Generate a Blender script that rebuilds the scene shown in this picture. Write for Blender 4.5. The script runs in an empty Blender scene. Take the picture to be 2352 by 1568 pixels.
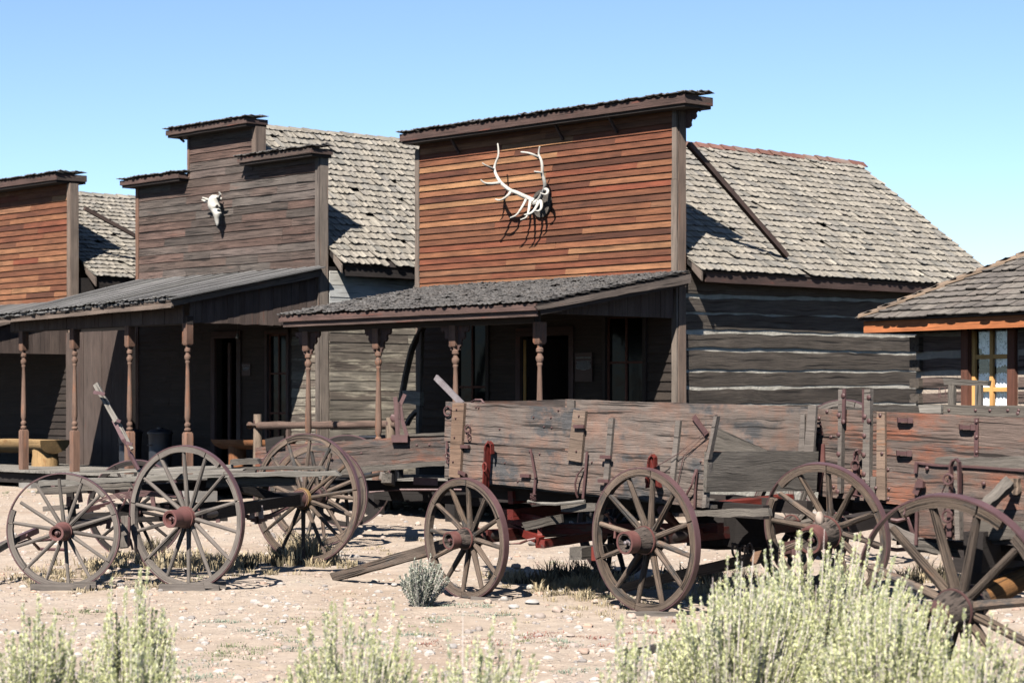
import bpy, math, random
from math import sin, cos, pi, radians, sqrt, atan2
from mathutils import Vector as V
import numpy as np
R = random.Random(7)
SC = bpy.context.scene
# ------------------------------------------------------------------ camera, sky, sun, exposure
FP, HZ, CX, CZ = 5150.0, 930.0, 1176.0, 1.78      # focal length, horizon row, centre column in a 2352 px wide frame; eye height (m)
cam = bpy.data.cameras.new("camera"); cam_ob = bpy.data.objects.new("camera", cam); SC.collection.objects.link(cam_ob)
cam_ob.location = (0, 0, CZ); cam_ob.rotation_euler = (radians(90), 0, 0)
cam.sensor_width = 36.0; cam.lens = 36.0 * FP / 2352.0; cam.shift_y = (HZ - 784.0) / 2352.0
cam.clip_start = 0.5; cam.clip_end = 3000
cam.dof.use_dof = True; cam.dof.focus_distance = 21.5; cam.dof.aperture_fstop = 5.0
SC.camera = cam_ob
LD = V((0.371, 1.08, -1.12)).normalized()          # direction the sunlight travels
SUN_EL = math.asin(-LD.z); SUN_AZ = atan2(-LD.x, -LD.y)
w = bpy.data.worlds.new("World"); SC.world = w; w.use_nodes = True
nt = w.node_tree; bg = nt.nodes['Background']
sky = nt.nodes.new('ShaderNodeTexSky'); sky.sky_type = 'NISHITA'; sky.sun_disc = False
sky.sun_elevation = SUN_EL; sky.sun_rotation = SUN_AZ % (2*pi); sky.altitude = 3500; sky.air_density = 1.0; sky.dust_density = 0.0; sky.ozone_density = 2.6
nt.links.new(sky.outputs[0], bg.inputs[0]); bg.inputs[1].default_value = 0.054
sl = bpy.data.lights.new("sun", 'SUN'); sl.energy = 5.0; sl.angle = radians(0.53); sl.color = (1, .955, .89)
so = bpy.data.objects.new("sun", sl); SC.collection.objects.link(so); so.rotation_euler = LD.to_track_quat('-Z', 'Y').to_euler()
SC.view_settings.view_transform = 'Standard'; SC.view_settings.look = 'None'; SC.view_settings.exposure = 1.72; SC.view_settings.gamma = 1
try: SC.view_settings.use_curve_mapping = False
except Exception: pass
SC.cycles.max_bounces = 6; SC.cycles.diffuse_bounces = 0; SC.cycles.transparent_max_bounces = 12

# ------------------------------------------------------------------ materials
M = {}
ALB = .46          # measured picture values -> surface albedo
def alb(c,k=1): return tuple(v*ALB*k for v in c)
def newmat(name):
    m = bpy.data.materials.new(name); m.use_nodes = True; M[name] = m
    n = m.node_tree; return m, n, n.nodes['Principled BSDF']
def N(n, t, **k):
    o = n.nodes.new(t)
    for a, b in k.items(): setattr(o, a, b)
    return o
def ramp(n, src, stops, interp='LINEAR'):
    r = N(n, 'ShaderNodeValToRGB'); r.color_ramp.interpolation = interp
    e = r.color_ramp.elements
    while len(e) < len(stops): e.new(0.5)
    for i, (p, c) in enumerate(stops):
        e[i].position = p
        e[i].color = (c, c, c, 1) if isinstance(c, (int, float)) else (*c, 1)
    n.links.new(src, r.inputs[0]); return r.outputs[0]
def mixc(n, fac, a, b, mode='MIX'):
    m = N(n, 'ShaderNodeMix', data_type='RGBA', blend_type=mode)
    for s, v in ((m.inputs[0], fac), (m.inputs[6], a), (m.inputs[7], b)):
        if hasattr(v, 'is_output') or isinstance(v, bpy.types.NodeSocket): n.links.new(v, s)
        elif isinstance(v, (int, float)): s.default_value = v if s == m.inputs[0] else (v, v, v, 1)
        else: s.default_value = (*v, 1)
    return m.outputs[2]
def noise(n, vec, scale, sc=1.0, detail=6, rough=.6, dist=0):
    mp = N(n, 'ShaderNodeMapping'); mp.inputs['Scale'].default_value = scale; n.links.new(vec, mp.inputs[0])
    t = N(n, 'ShaderNodeTexNoise'); t.inputs['Scale'].default_value = sc; t.inputs['Detail'].default_value = detail
    t.inputs['Roughness'].default_value = rough; t.inputs['Distortion'].default_value = dist
    n.links.new(mp.outputs[0], t.inputs['Vector']); return t.outputs[0]
def attr(n, name): 
    a = N(n, 'ShaderNodeAttribute', attribute_name=name); return a
def wood(name, cols, patch=None, patch2=None, crack=.8, grain=.75, warp=0.0, rough=.85, bump=.6, crackth=.40, cs=(1.3, 48, 48)):
    """weathered timber; cols = per-board colours; patch=(colour, threshold, scale vec) worn or painted areas"""
    m, n, b = newmat(name)
    g = attr(n, 'gr').outputs['Vector']; r = attr(n, 'rnd').outputs['Fac']
    if warp:
        wn = noise(n, g, (2.2, 1.6, 1), 1.0, 2, .5)
        mm = N(n, 'ShaderNodeMath', operation='MULTIPLY_ADD'); n.links.new(wn, mm.inputs[0]); mm.inputs[1].default_value = warp; mm.inputs[2].default_value = 0
        wn2 = noise(n, g, (11, 3, 1), 1.0, 2, .5)
        m2 = N(n, 'ShaderNodeMath', operation='MULTIPLY_ADD'); n.links.new(wn2, m2.inputs[0]); m2.inputs[1].default_value = warp*.28; n.links.new(mm.outputs[0], m2.inputs[2])
        cb = N(n, 'ShaderNodeCombineXYZ'); n.links.new(m2.outputs[0], cb.inputs[1])
        va = N(n, 'ShaderNodeVectorMath', operation='ADD'); n.links.new(g, va.inputs[0]); n.links.new(cb.outputs[0], va.inputs[1]); gw = va.outputs[0]
    else: gw = g
    cols=[alb(x) for x in cols]; k = len(cols)
    if patch: patch=(alb(patch[0]),)+tuple(patch[1:])
    if patch2: patch2=(alb(patch2[0]),)+tuple(patch2[1:])
    base = ramp(n, r, [(i/(k-1), c) for i, c in enumerate(cols)])
    fine = noise(n, gw, (2.8, 150, 150), 1, 5, .75)
    med = noise(n, gw, (1.6, 30, 30), 1, 4, .62)
    blot = noise(n, g, (1.6, 3.5, 3.5), 1, 4, .6)
    if patch:
        pn = noise(n, gw, patch[2], 1, 6, .72)
        pf = ramp(n, pn, [(patch[1], 0.0), (min(1, patch[1]+(patch[3] if len(patch)>3 else .09)), 1.0)])
        base = mixc(n, pf, base, patch[0])
    if patch2:
        pn = noise(n, gw, patch2[2], 1.13, 6, .7)
        pf = ramp(n, pn, [(patch2[1], 0.0), (min(1, patch2[1]+.08), 1.0)])
        base = mixc(n, pf, base, patch2[0])
    f1 = ramp(n, fine, [(.25, 1-grain), (.72, 1+grain*.55)])
    f2 = ramp(n, med, [(.3, 1-grain*.45), (.7, 1+grain*.3)])
    f3 = ramp(n, blot, [(.3, .72), (.7, 1.2)])
    c = mixc(n, 1.0, base, f1, 'MULTIPLY'); c = mixc(n, 1.0, c, f2, 'MULTIPLY'); c = mixc(n, 1.0, c, f3, 'MULTIPLY')
    cr = noise(n, gw, cs, 1, 3, .5)
    cf = ramp(n, cr, [(crackth-.08, 1-crack), (crackth, 1.0)])
    c = mixc(n, 1.0, c, cf, 'MULTIPLY')
    n.links.new(c, b.inputs['Base Color']); b.inputs['Roughness'].default_value = rough; b.inputs['Specular IOR Level'].default_value = .25
    h = mixc(n, .5, cf, f1, 'MIX')
    bp = N(n, 'ShaderNodeBump'); bp.inputs['Strength'].default_value = bump; bp.inputs['Distance'].default_value = .012
    n.links.new(h, bp.inputs['Height']); n.links.new(bp.outputs[0], b.inputs['Normal'])
    return m
def plain(name, col, col2=None, rough=.7, metal=0, scale=8, bump=.3, spec=.3, thr=(.35, .65), dist=.006):
    m, n, b = newmat(name)
    tc = N(n, 'ShaderNodeTexCoord').outputs['Object']
    no = noise(n, tc, (1, 1, 1), scale, 7, .68)
    k_ = {'bone':.85,'sign_ink':1.35}.get(name,1)
    c = ramp(n, no, [(thr[0], alb(col,k_)), (thr[1], alb(col2,k_) if col2 else alb(col,.7*k_))])
    n.links.new(c, b.inputs['Base Color']); b.inputs['Roughness'].default_value = rough; b.inputs['Metallic'].default_value = metal
    b.inputs['Specular IOR Level'].default_value = spec
    bp = N(n, 'ShaderNodeBump'); bp.inputs['Strength'].default_value = bump; bp.inputs['Distance'].default_value = dist
    n.links.new(noise(n, tc, (1, 1, 1), scale*4, 5, .6), bp.inputs['Height']); n.links.new(bp.outputs[0], b.inputs['Normal'])
    return m
wood('cedar_siding', [(.10,.036,.019),(.27,.105,.05),(.17,.06,.03),(.36,.155,.075),(.27,.11,.052),(.21,.06,.03),(.50,.255,.12),(.13,.045,.025),(.31,.145,.075),(.40,.18,.085),(.22,.085,.042),(.25,.07,.035)], patch=((.12,.05,.03),.62,(.9,5,5),.2), crack=.55, grain=.65, bump=.35, crackth=.38)
wood('brown_siding', [(.10,.078,.066),(.17,.135,.115),(.165,.10,.078),(.12,.095,.08),(.18,.15,.13),(.14,.095,.075),(.21,.175,.155),(.19,.11,.085)], patch=((.26,.125,.09),.60,(1.2,7,7),.2), crack=.85, grain=.75, bump=.9, crackth=.43)
wood('porch_siding', [(.028,.020,.016),(.045,.032,.025),(.036,.025,.019),(.06,.044,.033)], patch=((.085,.065,.048),.62,(1.5,6,6),.15), crack=.6, grain=.6)  # base colours lowered to deepen the shade under the porch roofs
wood('grey_trim', [(.20,.155,.125),(.27,.22,.18),(.24,.17,.13),(.17,.14,.12)], patch=((.30,.14,.085),.60,(1.0,14,14)), crack=.6, grain=.45)
wood('dark_trim', [(.10,.06,.05),(.15,.09,.075),(.12,.085,.07)], patch=((.24,.085,.06),.58,(1.2,10,10)), crack=.6, grain=.55)
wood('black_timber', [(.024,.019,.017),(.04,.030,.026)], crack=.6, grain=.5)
wood('hewn_log', [(.10,.08,.065),(.15,.122,.098),(.12,.098,.08),(.17,.14,.115)], patch=((.20,.17,.14),.56,(1.2,10,10),.2), crack=.9, grain=.8, bump=1.0, crackth=.43, cs=(.7,24,24))
wood('cabin_log', [(.17,.12,.10),(.22,.155,.13),(.19,.135,.11)], crack=.9, grain=.75, bump=1.0, crackth=.43, cs=(.8,24,24))
wood('shingle_wood', [(.31,.275,.225),(.38,.335,.275),(.43,.38,.31),(.34,.305,.255),(.46,.41,.335),(.40,.355,.29),(.32,.295,.26),(.42,.37,.305),(.27,.25,.215),(.40,.355,.30)], patch=((.24,.22,.20),.60,(.8,.8,.8),.2), crack=.6, grain=.45, crackth=.40)
wood('porch_shingle', [(.13,.12,.115),(.20,.185,.175),(.26,.24,.225),(.17,.155,.145),(.23,.20,.18)], crack=.4, grain=.4)
wood('ridge_shingle', [(.24,.10,.075),(.30,.15,.11),(.36,.26,.21),(.22,.12,.10)], crack=.3, grain=.3)
wood('ridge_tan', [(.28,.195,.135),(.34,.24,.165),(.24,.17,.125)], crack=.4, grain=.4)
wood('cabin_shingle', [(.15,.13,.115),(.22,.19,.165),(.27,.235,.20),(.19,.165,.145),(.24,.20,.17)], crack=.45, grain=.45)
wood('roof_plank', [(.14,.135,.13),(.22,.21,.205),(.28,.27,.26),(.19,.18,.175),(.10,.095,.09),(.25,.24,.22)], crack=.5, grain=.5)
wood('whitewash', [(.17,.13,.10),(.26,.22,.175),(.35,.31,.25),(.21,.17,.135),(.14,.11,.09),(.30,.255,.20)], patch=((.58,.51,.39),.52,(1.3,9,9),.12), patch2=((.10,.078,.06),.60,(1.6,12,12)), crack=.75, grain=.65)
wood('white_board', [(.58,.58,.56),(.66,.65,.61),(.62,.59,.53)], patch=((.16,.13,.10),.66,(1.5,6,6)), crack=.5, grain=.3)
wood('fence_plank', [(.085,.06,.05),(.13,.095,.08),(.10,.07,.058),(.15,.11,.09)], patch=((.22,.08,.05),.63,(.9,12,12)), crack=.5, grain=.45)
wood('turned_post', [(.28,.14,.09),(.24,.15,.11),(.22,.115,.075)], patch=((.36,.16,.09),.55,(1.5,10,10)), patch2=((.16,.12,.10),.60,(3,8,8)), crack=.5, grain=.4)
wood('wagon_plank', [(.225,.175,.15),(.25,.20,.17),(.205,.165,.145)], patch=((.34,.175,.118),.44,(1.7,1.5,1.5),.26), patch2=((.12,.115,.115),.54,(1.5,2.0,2.0),.14), crack=.8, grain=.66, warp=.04, bump=1.0, crackth=.43)
wood('wagon_red_plank', [(.20,.145,.12),(.23,.165,.135),(.18,.14,.12)], patch=((.40,.125,.06),.50,(1.2,3.2,3.2),.22), patch2=((.125,.112,.108),.55,(1.0,3,3),.15), crack=.8, grain=.7, warp=.03, bump=1.0, crackth=.43)
wood('wagon_grey', [(.17,.145,.12),(.22,.19,.16),(.15,.13,.11)], crack=.7, grain=.7, warp=.05, bump=.8)
wood('stake_wood', [(.36,.20,.12),(.30,.19,.13),(.26,.19,.145)], patch=((.45,.19,.09),.60,(1.2,8,8)), crack=.6, grain=.5)
wood('wheel_wood', [(.20,.145,.11),(.25,.18,.135),(.18,.135,.105),(.215,.15,.105)], patch=((.30,.155,.09),.58,(2.5,7,7),.15), patch2=((.11,.10,.092),.54,(2,6,6),.14), crack=.85, grain=.65, bump=.9, crackth=.44)
wood('wheel_grey', [(.20,.17,.145),(.26,.22,.19),(.18,.15,.13)], patch=((.26,.15,.11),.64,(3,8,8)), crack=.7, grain=.5)
wood('hub_wood', [(.15,.115,.095),(.19,.145,.12)], crack=.9, grain=.8, bump=1.0, crackth=.46)
wood('pale_plank', [(.33,.30,.26),(.40,.36,.31),(.28,.25,.22)], crack=.7, grain=.6, bump=.8)
wood('rail_log', [(.17,.11,.085),(.20,.13,.10)], patch=((.33,.15,.08),.60,(2,6,6)), crack=.7, grain=.6)
wood('post_log', [(.28,.20,.145),(.32,.235,.17)], patch=((.18,.14,.115),.55,(2,7,7),.15), crack=.7, grain=.5)
wood('yellow_log', [(.52,.32,.14),(.56,.36,.17)], patch=((.38,.19,.07),.58,(3,6,6)), crack=.4, grain=.35)
wood('brown_log', [(.32,.13,.055),(.38,.16,.065)], crack=.4, grain=.35)
wood('orange_fascia', [(.62,.21,.075),(.55,.18,.065)], crack=.45, grain=.45, bump=.2)
wood('yellow_sash', [(.95,.50,.17),(.88,.46,.15)], crack=.2, grain=.3, bump=.2)
wood('brown_frame', [(.20,.075,.045),(.17,.07,.045)], crack=.5, grain=.5)
wood('red_paint', [(.21,.026,.018),(.17,.022,.016),(.25,.04,.026)], patch=((.12,.075,.065),.58,(3,10,10)), crack=.5, grain=.4, rough=.6)
wood('red_paint_shaded', [(.11,.018,.014),(.13,.02,.015)], patch=((.09,.065,.055),.52,(3,10,10)), crack=.5, grain=.4, rough=.65)  # red paint blackened, shade under the wagon box is in the colour
wood('orange_axle', [(.30,.14,.045),(.24,.11,.04)], crack=.6, grain=.5)
plain('rust_iron', (.105,.052,.048), (.155,.078,.074), rough=.55, metal=.2, scale=14, spec=.4)
plain('tyre_iron', (.13,.068,.070), (.20,.108,.112), rough=.45, metal=.3, scale=5, spec=.5)
plain('red_iron', (.15,.055,.048), (.21,.095,.082), rough=.5, metal=.1, scale=9, spec=.5)
plain('pink_hub', (.22,.085,.075), (.17,.075,.065), rough=.5, metal=.1, scale=9, spec=.5)
plain('dark_iron', (.045,.038,.038), (.08,.06,.055), rough=.55, metal=.3, scale=14, spec=.5)
plain('pale_iron', (.38,.34,.34), (.25,.20,.20), rough=.5, metal=.3, scale=12)
plain('yellow_hub', (.33,.20,.065), (.18,.10,.05), rough=.7, scale=18)
plain('bone', (.80,.76,.68), (.58,.53,.45), rough=.7, scale=9, bump=.5, thr=(.42,.75))
plain('chinking', (.66,.61,.52), (.45,.41,.34), rough=.95, scale=6, bump=.8, dist=.02)
plain('chinking_tan', (.56,.45,.36), (.42,.34,.27), rough=.95, scale=6, bump=.8, dist=.02)
plain('dark_can', (.03,.034,.045), (.05,.052,.06), rough=.5, scale=4)
plain('interior', (.012,.010,.009), (.016,.013,.012), rough=.95, scale=3, bump=0)  # near-black: darkness of rooms and skull hollows is put into the colour
plain('sign_board', (.045,.028,.025), (.06,.035,.03), rough=.7, scale=6)
plain('sign_ink', (.55,.50,.44), (.50,.45,.40), rough=.8, bump=0)
plain('bulb_glass', (.55,.50,.44), (.6,.55,.5), rough=.2, bump=0)
plain('concrete', (.36,.33,.30), (.28,.25,.22), rough=.95, scale=7)
# glass panes
m, n, b = newmat('window_glass'); b.inputs['Base Color'].default_value = (.006,.006,.006,1); b.inputs['Roughness'].default_value = .10; b.inputs['Specular IOR Level'].default_value = .07
wv = N(n, 'ShaderNodeTexCoord').outputs['Object']; bp = N(n, 'ShaderNodeBump'); bp.inputs['Strength'].default_value = .25; bp.inputs['Distance'].default_value = .02
n.links.new(noise(n, wv, (1,1,1), 3, 2, .5), bp.inputs['Height']); n.links.new(bp.outputs[0], b.inputs['Normal'])
m, n, b = newmat('clear_glass'); n.nodes.remove(b); out = n.nodes['Material Output']
tr = N(n, 'ShaderNodeBsdfTransparent'); gl = N(n, 'ShaderNodeBsdfGlossy'); gl.inputs['Roughness'].default_value = .03
ms = N(n, 'ShaderNodeMixShader'); ms.inputs[0].default_value = .05; n.links.new(tr.outputs[0], ms.inputs[1]); n.links.new(gl.outputs[0], ms.inputs[2]); n.links.new(ms.outputs[0], out.inputs[0])
# lace
m, n, b = newmat('lace'); tc = N(n, 'ShaderNodeTexCoord').outputs['Object']
vo = N(n, 'ShaderNodeTexVoronoi', feature='DISTANCE_TO_EDGE'); vo.inputs['Scale'].default_value = 38; n.links.new(tc, vo.inputs['Vector'])
no = noise(n, tc, (1,1,1), 14, 3, .5)
fa = ramp(n, vo.outputs[0], [(.08, 1.0), (.16, 0.0)]); fb = ramp(n, no, [(.46, 0.0), (.54, 1.0)])
al = mixc(n, 1, fa, fb, 'LIGHTEN'); al2 = ramp(n, al, [(0, .45), (1, .97)])
b.inputs['Base Color'].default_value = (.80,.80,.82,1); b.inputs['Roughness'].default_value = .9; n.links.new(al2, b.inputs['Alpha'])
# foliage / grass: colour per element
def leafmat(name, cols, trans=.25):
    m, n, b = newmat(name); r = attr(n, 'rnd').outputs['Fac']
    kk = {'sage_leaf':2.05,'sage_grey':1.6,'twig':1.8}.get(name,1.15)
    c = ramp(n, r, [(i/(len(cols)-1), alb(x,kk)) for i, x in enumerate(cols)])
    n.links.new(c, b.inputs['Base Color']); b.inputs['Roughness'].default_value = .7; b.inputs['Specular IOR Level'].default_value = .2
    tl = N(n, 'ShaderNodeBsdfTranslucent'); n.links.new(c, tl.inputs[0]); ms = N(n, 'ShaderNodeMixShader'); ms.inputs[0].default_value = trans
    out = n.nodes['Material Output']; n.links.new(b.outputs[0], ms.inputs[1]); n.links.new(tl.outputs[0], ms.inputs[2]); n.links.new(ms.outputs[0], out.inputs[0])
    return m
leafmat('sage_leaf', [(.52,.54,.28),(.60,.62,.30),(.68,.69,.38),(.64,.64,.31),(.56,.59,.42),(.70,.70,.44)], .5)
leafmat('sage_grey', [(.36,.38,.31),(.46,.47,.38),(.30,.33,.26),(.50,.50,.36)])
leafmat('twig', [(.42,.37,.32),(.56,.50,.45),(.48,.40,.36)], .05)
leafmat('dry_blade', [(.62,.48,.29),(.70,.57,.36),(.52,.40,.24),(.76,.65,.45)], .35)
leafmat('shaded_blade', [(.13,.11,.075),(.20,.165,.11),(.27,.22,.14)])  # grass with the wagons' shade put into its colour
leafmat('green_blade', [(.28,.32,.16),(.36,.38,.20),(.32,.34,.22)], .3)
leafmat('grey_green', [(.30,.36,.27),(.38,.44,.34),(.25,.31,.22)])
leafmat('red_weed', [(.40,.16,.13),(.48,.22,.17),(.36,.20,.14)])
leafmat('stone_mix', [(.25,.225,.21),(.44,.345,.28),(.50,.41,.34),(.33,.30,.28),(.50,.34,.25),(.42,.39,.365),(.52,.455,.39),(.38,.26,.20)], 0)

# ------------------------------------------------------------------ mesh builder
def perp(d):
    a = V((0,0,1)) if abs(d.z) < .9 else V((1,0,0))
    x = d.cross(a).normalized(); return x, x.cross(d).normalized()
class MB:
    def __init__(s): s.v=[]; s.f=[]; s.g=[]; s.r=[]; s.k=[]; s.cur=None; s.cnt=0
    def piece(s,name): s.cnt+=1; s.cur=(name,s.cnt)
    def add(s, vs, fs, gs, rnd=None):
        s.k.append((s.cur or ('',-1-len(s.k)),len(s.v),len(vs),len(s.f),len(fs)))
        o=len(s.v); r = R.random() if rnd is None else rnd
        off=(R.uniform(0,40),R.uniform(0,40),R.uniform(0,40))
        s.v+=[tuple(x) for x in vs]; s.f+=[tuple(i+o for i in q) for q in fs]
        s.g+=[(g[0]+off[0],g[1]+off[1],g[2]+off[2]) for g in gs]; s.r+=[r]*len(vs)
    def slab(s, TL, TR, BR, BL, t, seg=1, rag=0.0, end=0.0, rnd=None, bow=0.0):
        """board whose front face has these four corners; t = vector from front to back; grain TL->TR"""
        TL,TR,BR,BL,t = V(TL),V(TR),V(BR),V(BL),V(t)
        L=(TR-TL).length; W=(BL-TL).length; al=(TR-TL).normalized(); up=(TL-BL).normalized(); tn=t.normalized()
        vs=[];gs=[];fs=[]
        a=b=0.0
        for i in range(seg+1):
            q=i/seg
            a=a*.6+R.uniform(-rag,rag); b=b*.6+R.uniform(-rag,rag)
            e=(R.uniform(-end,end), R.uniform(-end,end)) if i in (0,seg) else (0,0)
            bo = -tn*bow*sin(q*pi)
            T=TL.lerp(TR,q)+up*a+al*e[0]+bo; B=BL.lerp(BR,q)+up*b+al*e[1]+bo
            vs+=[T,B,B+t,T+t]; x=q*L; gs+=[(x,0,0),(x,W,0),(x,W,t.length),(x,0,t.length)]
        for i in range(seg):
            k=4*i
            for j in range(4): fs.append((k+j,k+(j+1)%4,k+4+(j+1)%4,k+4+j))
        fs.append((3,2,1,0)); k=4*seg; fs.append((k,k+1,k+2,k+3))
        s.add(vs,fs,gs,rnd)
    def bar(s, p0, p1, w, h, wdir=None, seg=1, rag=0, end=0, rnd=None, w2=None, h2=None):
        """squared timber from p0 to p1; w across wdir, h across the other way"""
        p0,p1=V(p0),V(p1); d=(p1-p0).normalized()
        if wdir is None: x,y=perp(d)
        else:
            x=V(wdir); x=(x-d*x.dot(d)).normalized(); y=d.cross(x)
        w2=w if w2 is None else w2; h2=h if h2 is None else h2
        vs=[];gs=[];fs=[];L=(p1-p0).length
        for i in range(seg+1):
            q=i/seg; c=p0.lerp(p1,q); ww=(w+(w2-w)*q)/2; hh=(h+(h2-h)*q)/2
            for sx,sy in ((-1,-1),(1,-1),(1,1),(-1,1)):
                e=R.uniform(-end,end) if i in (0,seg) else 0
                vs.append(c+x*(sx*ww+R.uniform(-rag,rag))+y*(sy*hh+R.uniform(-rag,rag))+d*e); gs.append((q*L, sx*ww, sy*hh) if True else 0)
        for i in range(seg):
            k=4*i
            for j in range(4): fs.append((k+j,k+(j+1)%4,k+4+(j+1)%4,k+4+j))
        fs.append((3,2,1,0)); k=4*seg; fs.append((k,k+1,k+2,k+3))
        s.add(vs,fs,gs,rnd)
    def tube(s, pts, r, n=8, rnd=None, cap=True, flat=1.0):
        pts=[V(p) for p in pts]; rs=r if isinstance(r,(list,tuple)) else [r]*len(pts)
        vs=[];gs=[];fs=[];x=None;acc=0
        for i,p in enumerate(pts):
            d=(pts[min(i+1,len(pts)-1)]-pts[max(i-1,0)]).normalized()
            if x is None: x,y=perp(d)
            else:
                x=(x-d*x.dot(d)).normalized(); y=d.cross(x)
            if i: acc+=(p-pts[i-1]).length
            for j in range(n):
                a=2*pi*j/n; vs.append(p+x*cos(a)*rs[i]+y*sin(a)*rs[i]*flat); gs.append((acc,cos(a)*rs[i],sin(a)*rs[i]))
        for i in range(len(pts)-1):
            for j in range(n): fs.append((i*n+j,i*n+(j+1)%n,(i+1)*n+(j+1)%n,(i+1)*n+j))
        if cap: fs.append(tuple(range(n-1,-1,-1))); k=(len(pts)-1)*n; fs.append(tuple(k+j for j in range(n)))
        s.add(vs,fs,gs,rnd)
    def lathe(s, base, axis, prof, n=20, rnd=None, x=None, sq=None):
        """prof = [(radius, height)]"""
        base,axis=V(base),V(axis).normalized()
        if x is None: x,y=perp(axis)
        else: x=V(x).normalized(); y=axis.cross(x)
        vs=[];gs=[];fs=[]
        for r,h in prof:
            for j in range(n):
                a=2*pi*j/n; vs.append(base+axis*h+x*cos(a)*r+y*sin(a)*r); gs.append((h,cos(a)*r,sin(a)*r))
        for i in range(len(prof)-1):
            for j in range(n): fs.append((i*n+j,i*n+(j+1)%n,(i+1)*n+(j+1)%n,(i+1)*n+j))
        fs.append(tuple(range(n-1,-1,-1))); k=(len(prof)-1)*n; fs.append(tuple(k+j for j in range(n)))
        s.add(vs,fs,gs,rnd)
    def ring(s, C, a, b, nn, r0, r1, w0, w1, A0=0, A1=360, seg=48, rag=0, rnd=None):
        full = abs(A1-A0)>=359.9; vs=[];gs=[];fs=[]; cnt=seg if full else seg+1
        for i in range(cnt):
            A=radians(A0+(A1-A0)*i/seg); d=a*cos(A)+b*sin(A); j=(R.uniform(-rag,rag) if rag else 0)
            for rr,ww in ((r0+j,w0),(r1,w0),(r1,w1),(r0+j,w1)):
                vs.append(C+d*rr+nn*ww); gs.append((A*r1,rr,ww))
        for i in range(seg):
            k=4*i; k2=4*((i+1)%cnt)
            for j in range(4): fs.append((k+j,k+(j+1)%4,k2+(j+1)%4,k2+j))
        if not full: fs.append((3,2,1,0)); k=4*seg; fs.append((k,k+1,k+2,k+3))
        s.add(vs,fs,gs,rnd)
    def blob(s, c, rx, ry, rz, n=10, m=6, rnd=None, lump=.12):
        vs=[];fs=[];gs=[]; c=V(c); ph=R.uniform(0,6)
        for i in range(1,m):
            th=pi*i/m
            for j in range(n):
                a=2*pi*j/n; k=1+lump*sin(a*2+ph)*sin(th*2+ph)+R.uniform(-lump,lump)*.5
                vs.append(c+V((cos(a)*sin(th)*rx*k, sin(a)*sin(th)*ry*k, cos(th)*rz*k)))
        vs+= [c+V((0,0,rz)), c-V((0,0,rz))]; T=len(vs)-2
        for i in range(m-2):
            for j in range(n): fs.append((i*n+j,(i+1)*n+j,(i+1)*n+(j+1)%n,i*n+(j+1)%n))
        for j in range(n): fs.append((T,j,(j+1)%n)); k=(m-2)*n; fs.append((T+1,k+(j+1)%n,k+j))
        gs=[tuple(x) for x in vs]; s.add(vs,fs,gs,rnd)
    def loft(s, secs, n=12, rnd=None):
        """secs = [(centre, xvec, yvec)] elliptical sections"""
        vs=[];fs=[];gs=[]
        for c,x,y in secs:
            c,x,y=V(c),V(x),V(y)
            for j in range(n): a=2*pi*j/n; vs.append(c+x*cos(a)+y*sin(a))
        for i in range(len(secs)-1):
            for j in range(n): fs.append((i*n+j,i*n+(j+1)%n,(i+1)*n+(j+1)%n,(i+1)*n+j))
        fs.append(tuple(range(n-1,-1,-1))); k=(len(secs)-1)*n; fs.append(tuple(k+j for j in range(n)))
        gs=[tuple(v) for v in vs]; s.add(vs,fs,gs,rnd)
    def build(s, name, mat, parent=None, smooth=False, origin=None, mats2=None):
        me=bpy.data.meshes.new(name)
        if parent is not None: org=V(parent['_o'])
        else: org = V(origin) if origin is not None else sum((V(v) for v in s.v), V())/max(1,len(s.v))
        va=np.array(s.v,dtype=np.float64)-np.array(org)
        me.from_pydata(va.tolist(),[],s.f)
        a=me.attributes.new('gr','FLOAT_VECTOR','POINT'); a.data.foreach_set('vector',np.array(s.g,dtype=np.float32).ravel())
        a=me.attributes.new('rnd','FLOAT','POINT'); a.data.foreach_set('value',np.array(s.r,dtype=np.float32))
        me.materials.append(M[mat])
        me.update()
        if smooth: me.shade_smooth(); me.set_sharp_from_angle(angle=radians(38))
        o=bpy.data.objects.new(name,me); SC.collection.objects.link(o)
        if parent is not None: o.parent=parent
        else: o.location=org
        o['_o']=tuple(org); return o
def tag(o,label=None,cat=None,group=None,kind=None):
    for k,v_ in (('label',label),('category',cat),('group',group),('kind',kind)):
        if v_: o[k]=v_
    return o
def thing(name,loc,label,cat,group=None):
    o=bpy.data.objects.new(name,None); SC.collection.objects.link(o); o.location=loc; o['_o']=tuple(loc); o.empty_display_size=.2
    return tag(o,label,cat,group)
SPLIT={'irons':'iron_fitting','sill':'sill','far_stake':'stake','cross_bar':'cross_bar','axle':'axle','bolster':'bolster','hound':'hound','gear':'undercarriage_beam','chain':'chain_link','wire':'wire','fittings':'iron_fitting','spring_clip':'spring_clip','seat_post':'seat_post','stake_iron':'iron_fitting','reach':'reach','footing':'footing','floor_beams':'floor_beam','rod':'rod','spring_rod':'rod','lever_iron':'lever_iron','pole_iron':'pole_iron','cross_frame':'frame_beam','end_block':'block','standard':'standard','tongue_iron':'tongue_iron','rim_wire':'wire','far_side_plank':'side_plank','bracket':'bracket','eye_socket':'eye_socket','corner_logs':'log_end','rail':'rail','side_wall':'side_wall','drop_iron':'iron_fitting','ratchet_lever':'ratchet_lever','lower_rim':'rim','floor_boards':'floor_board','wall_core':'wall_core'}
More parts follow.
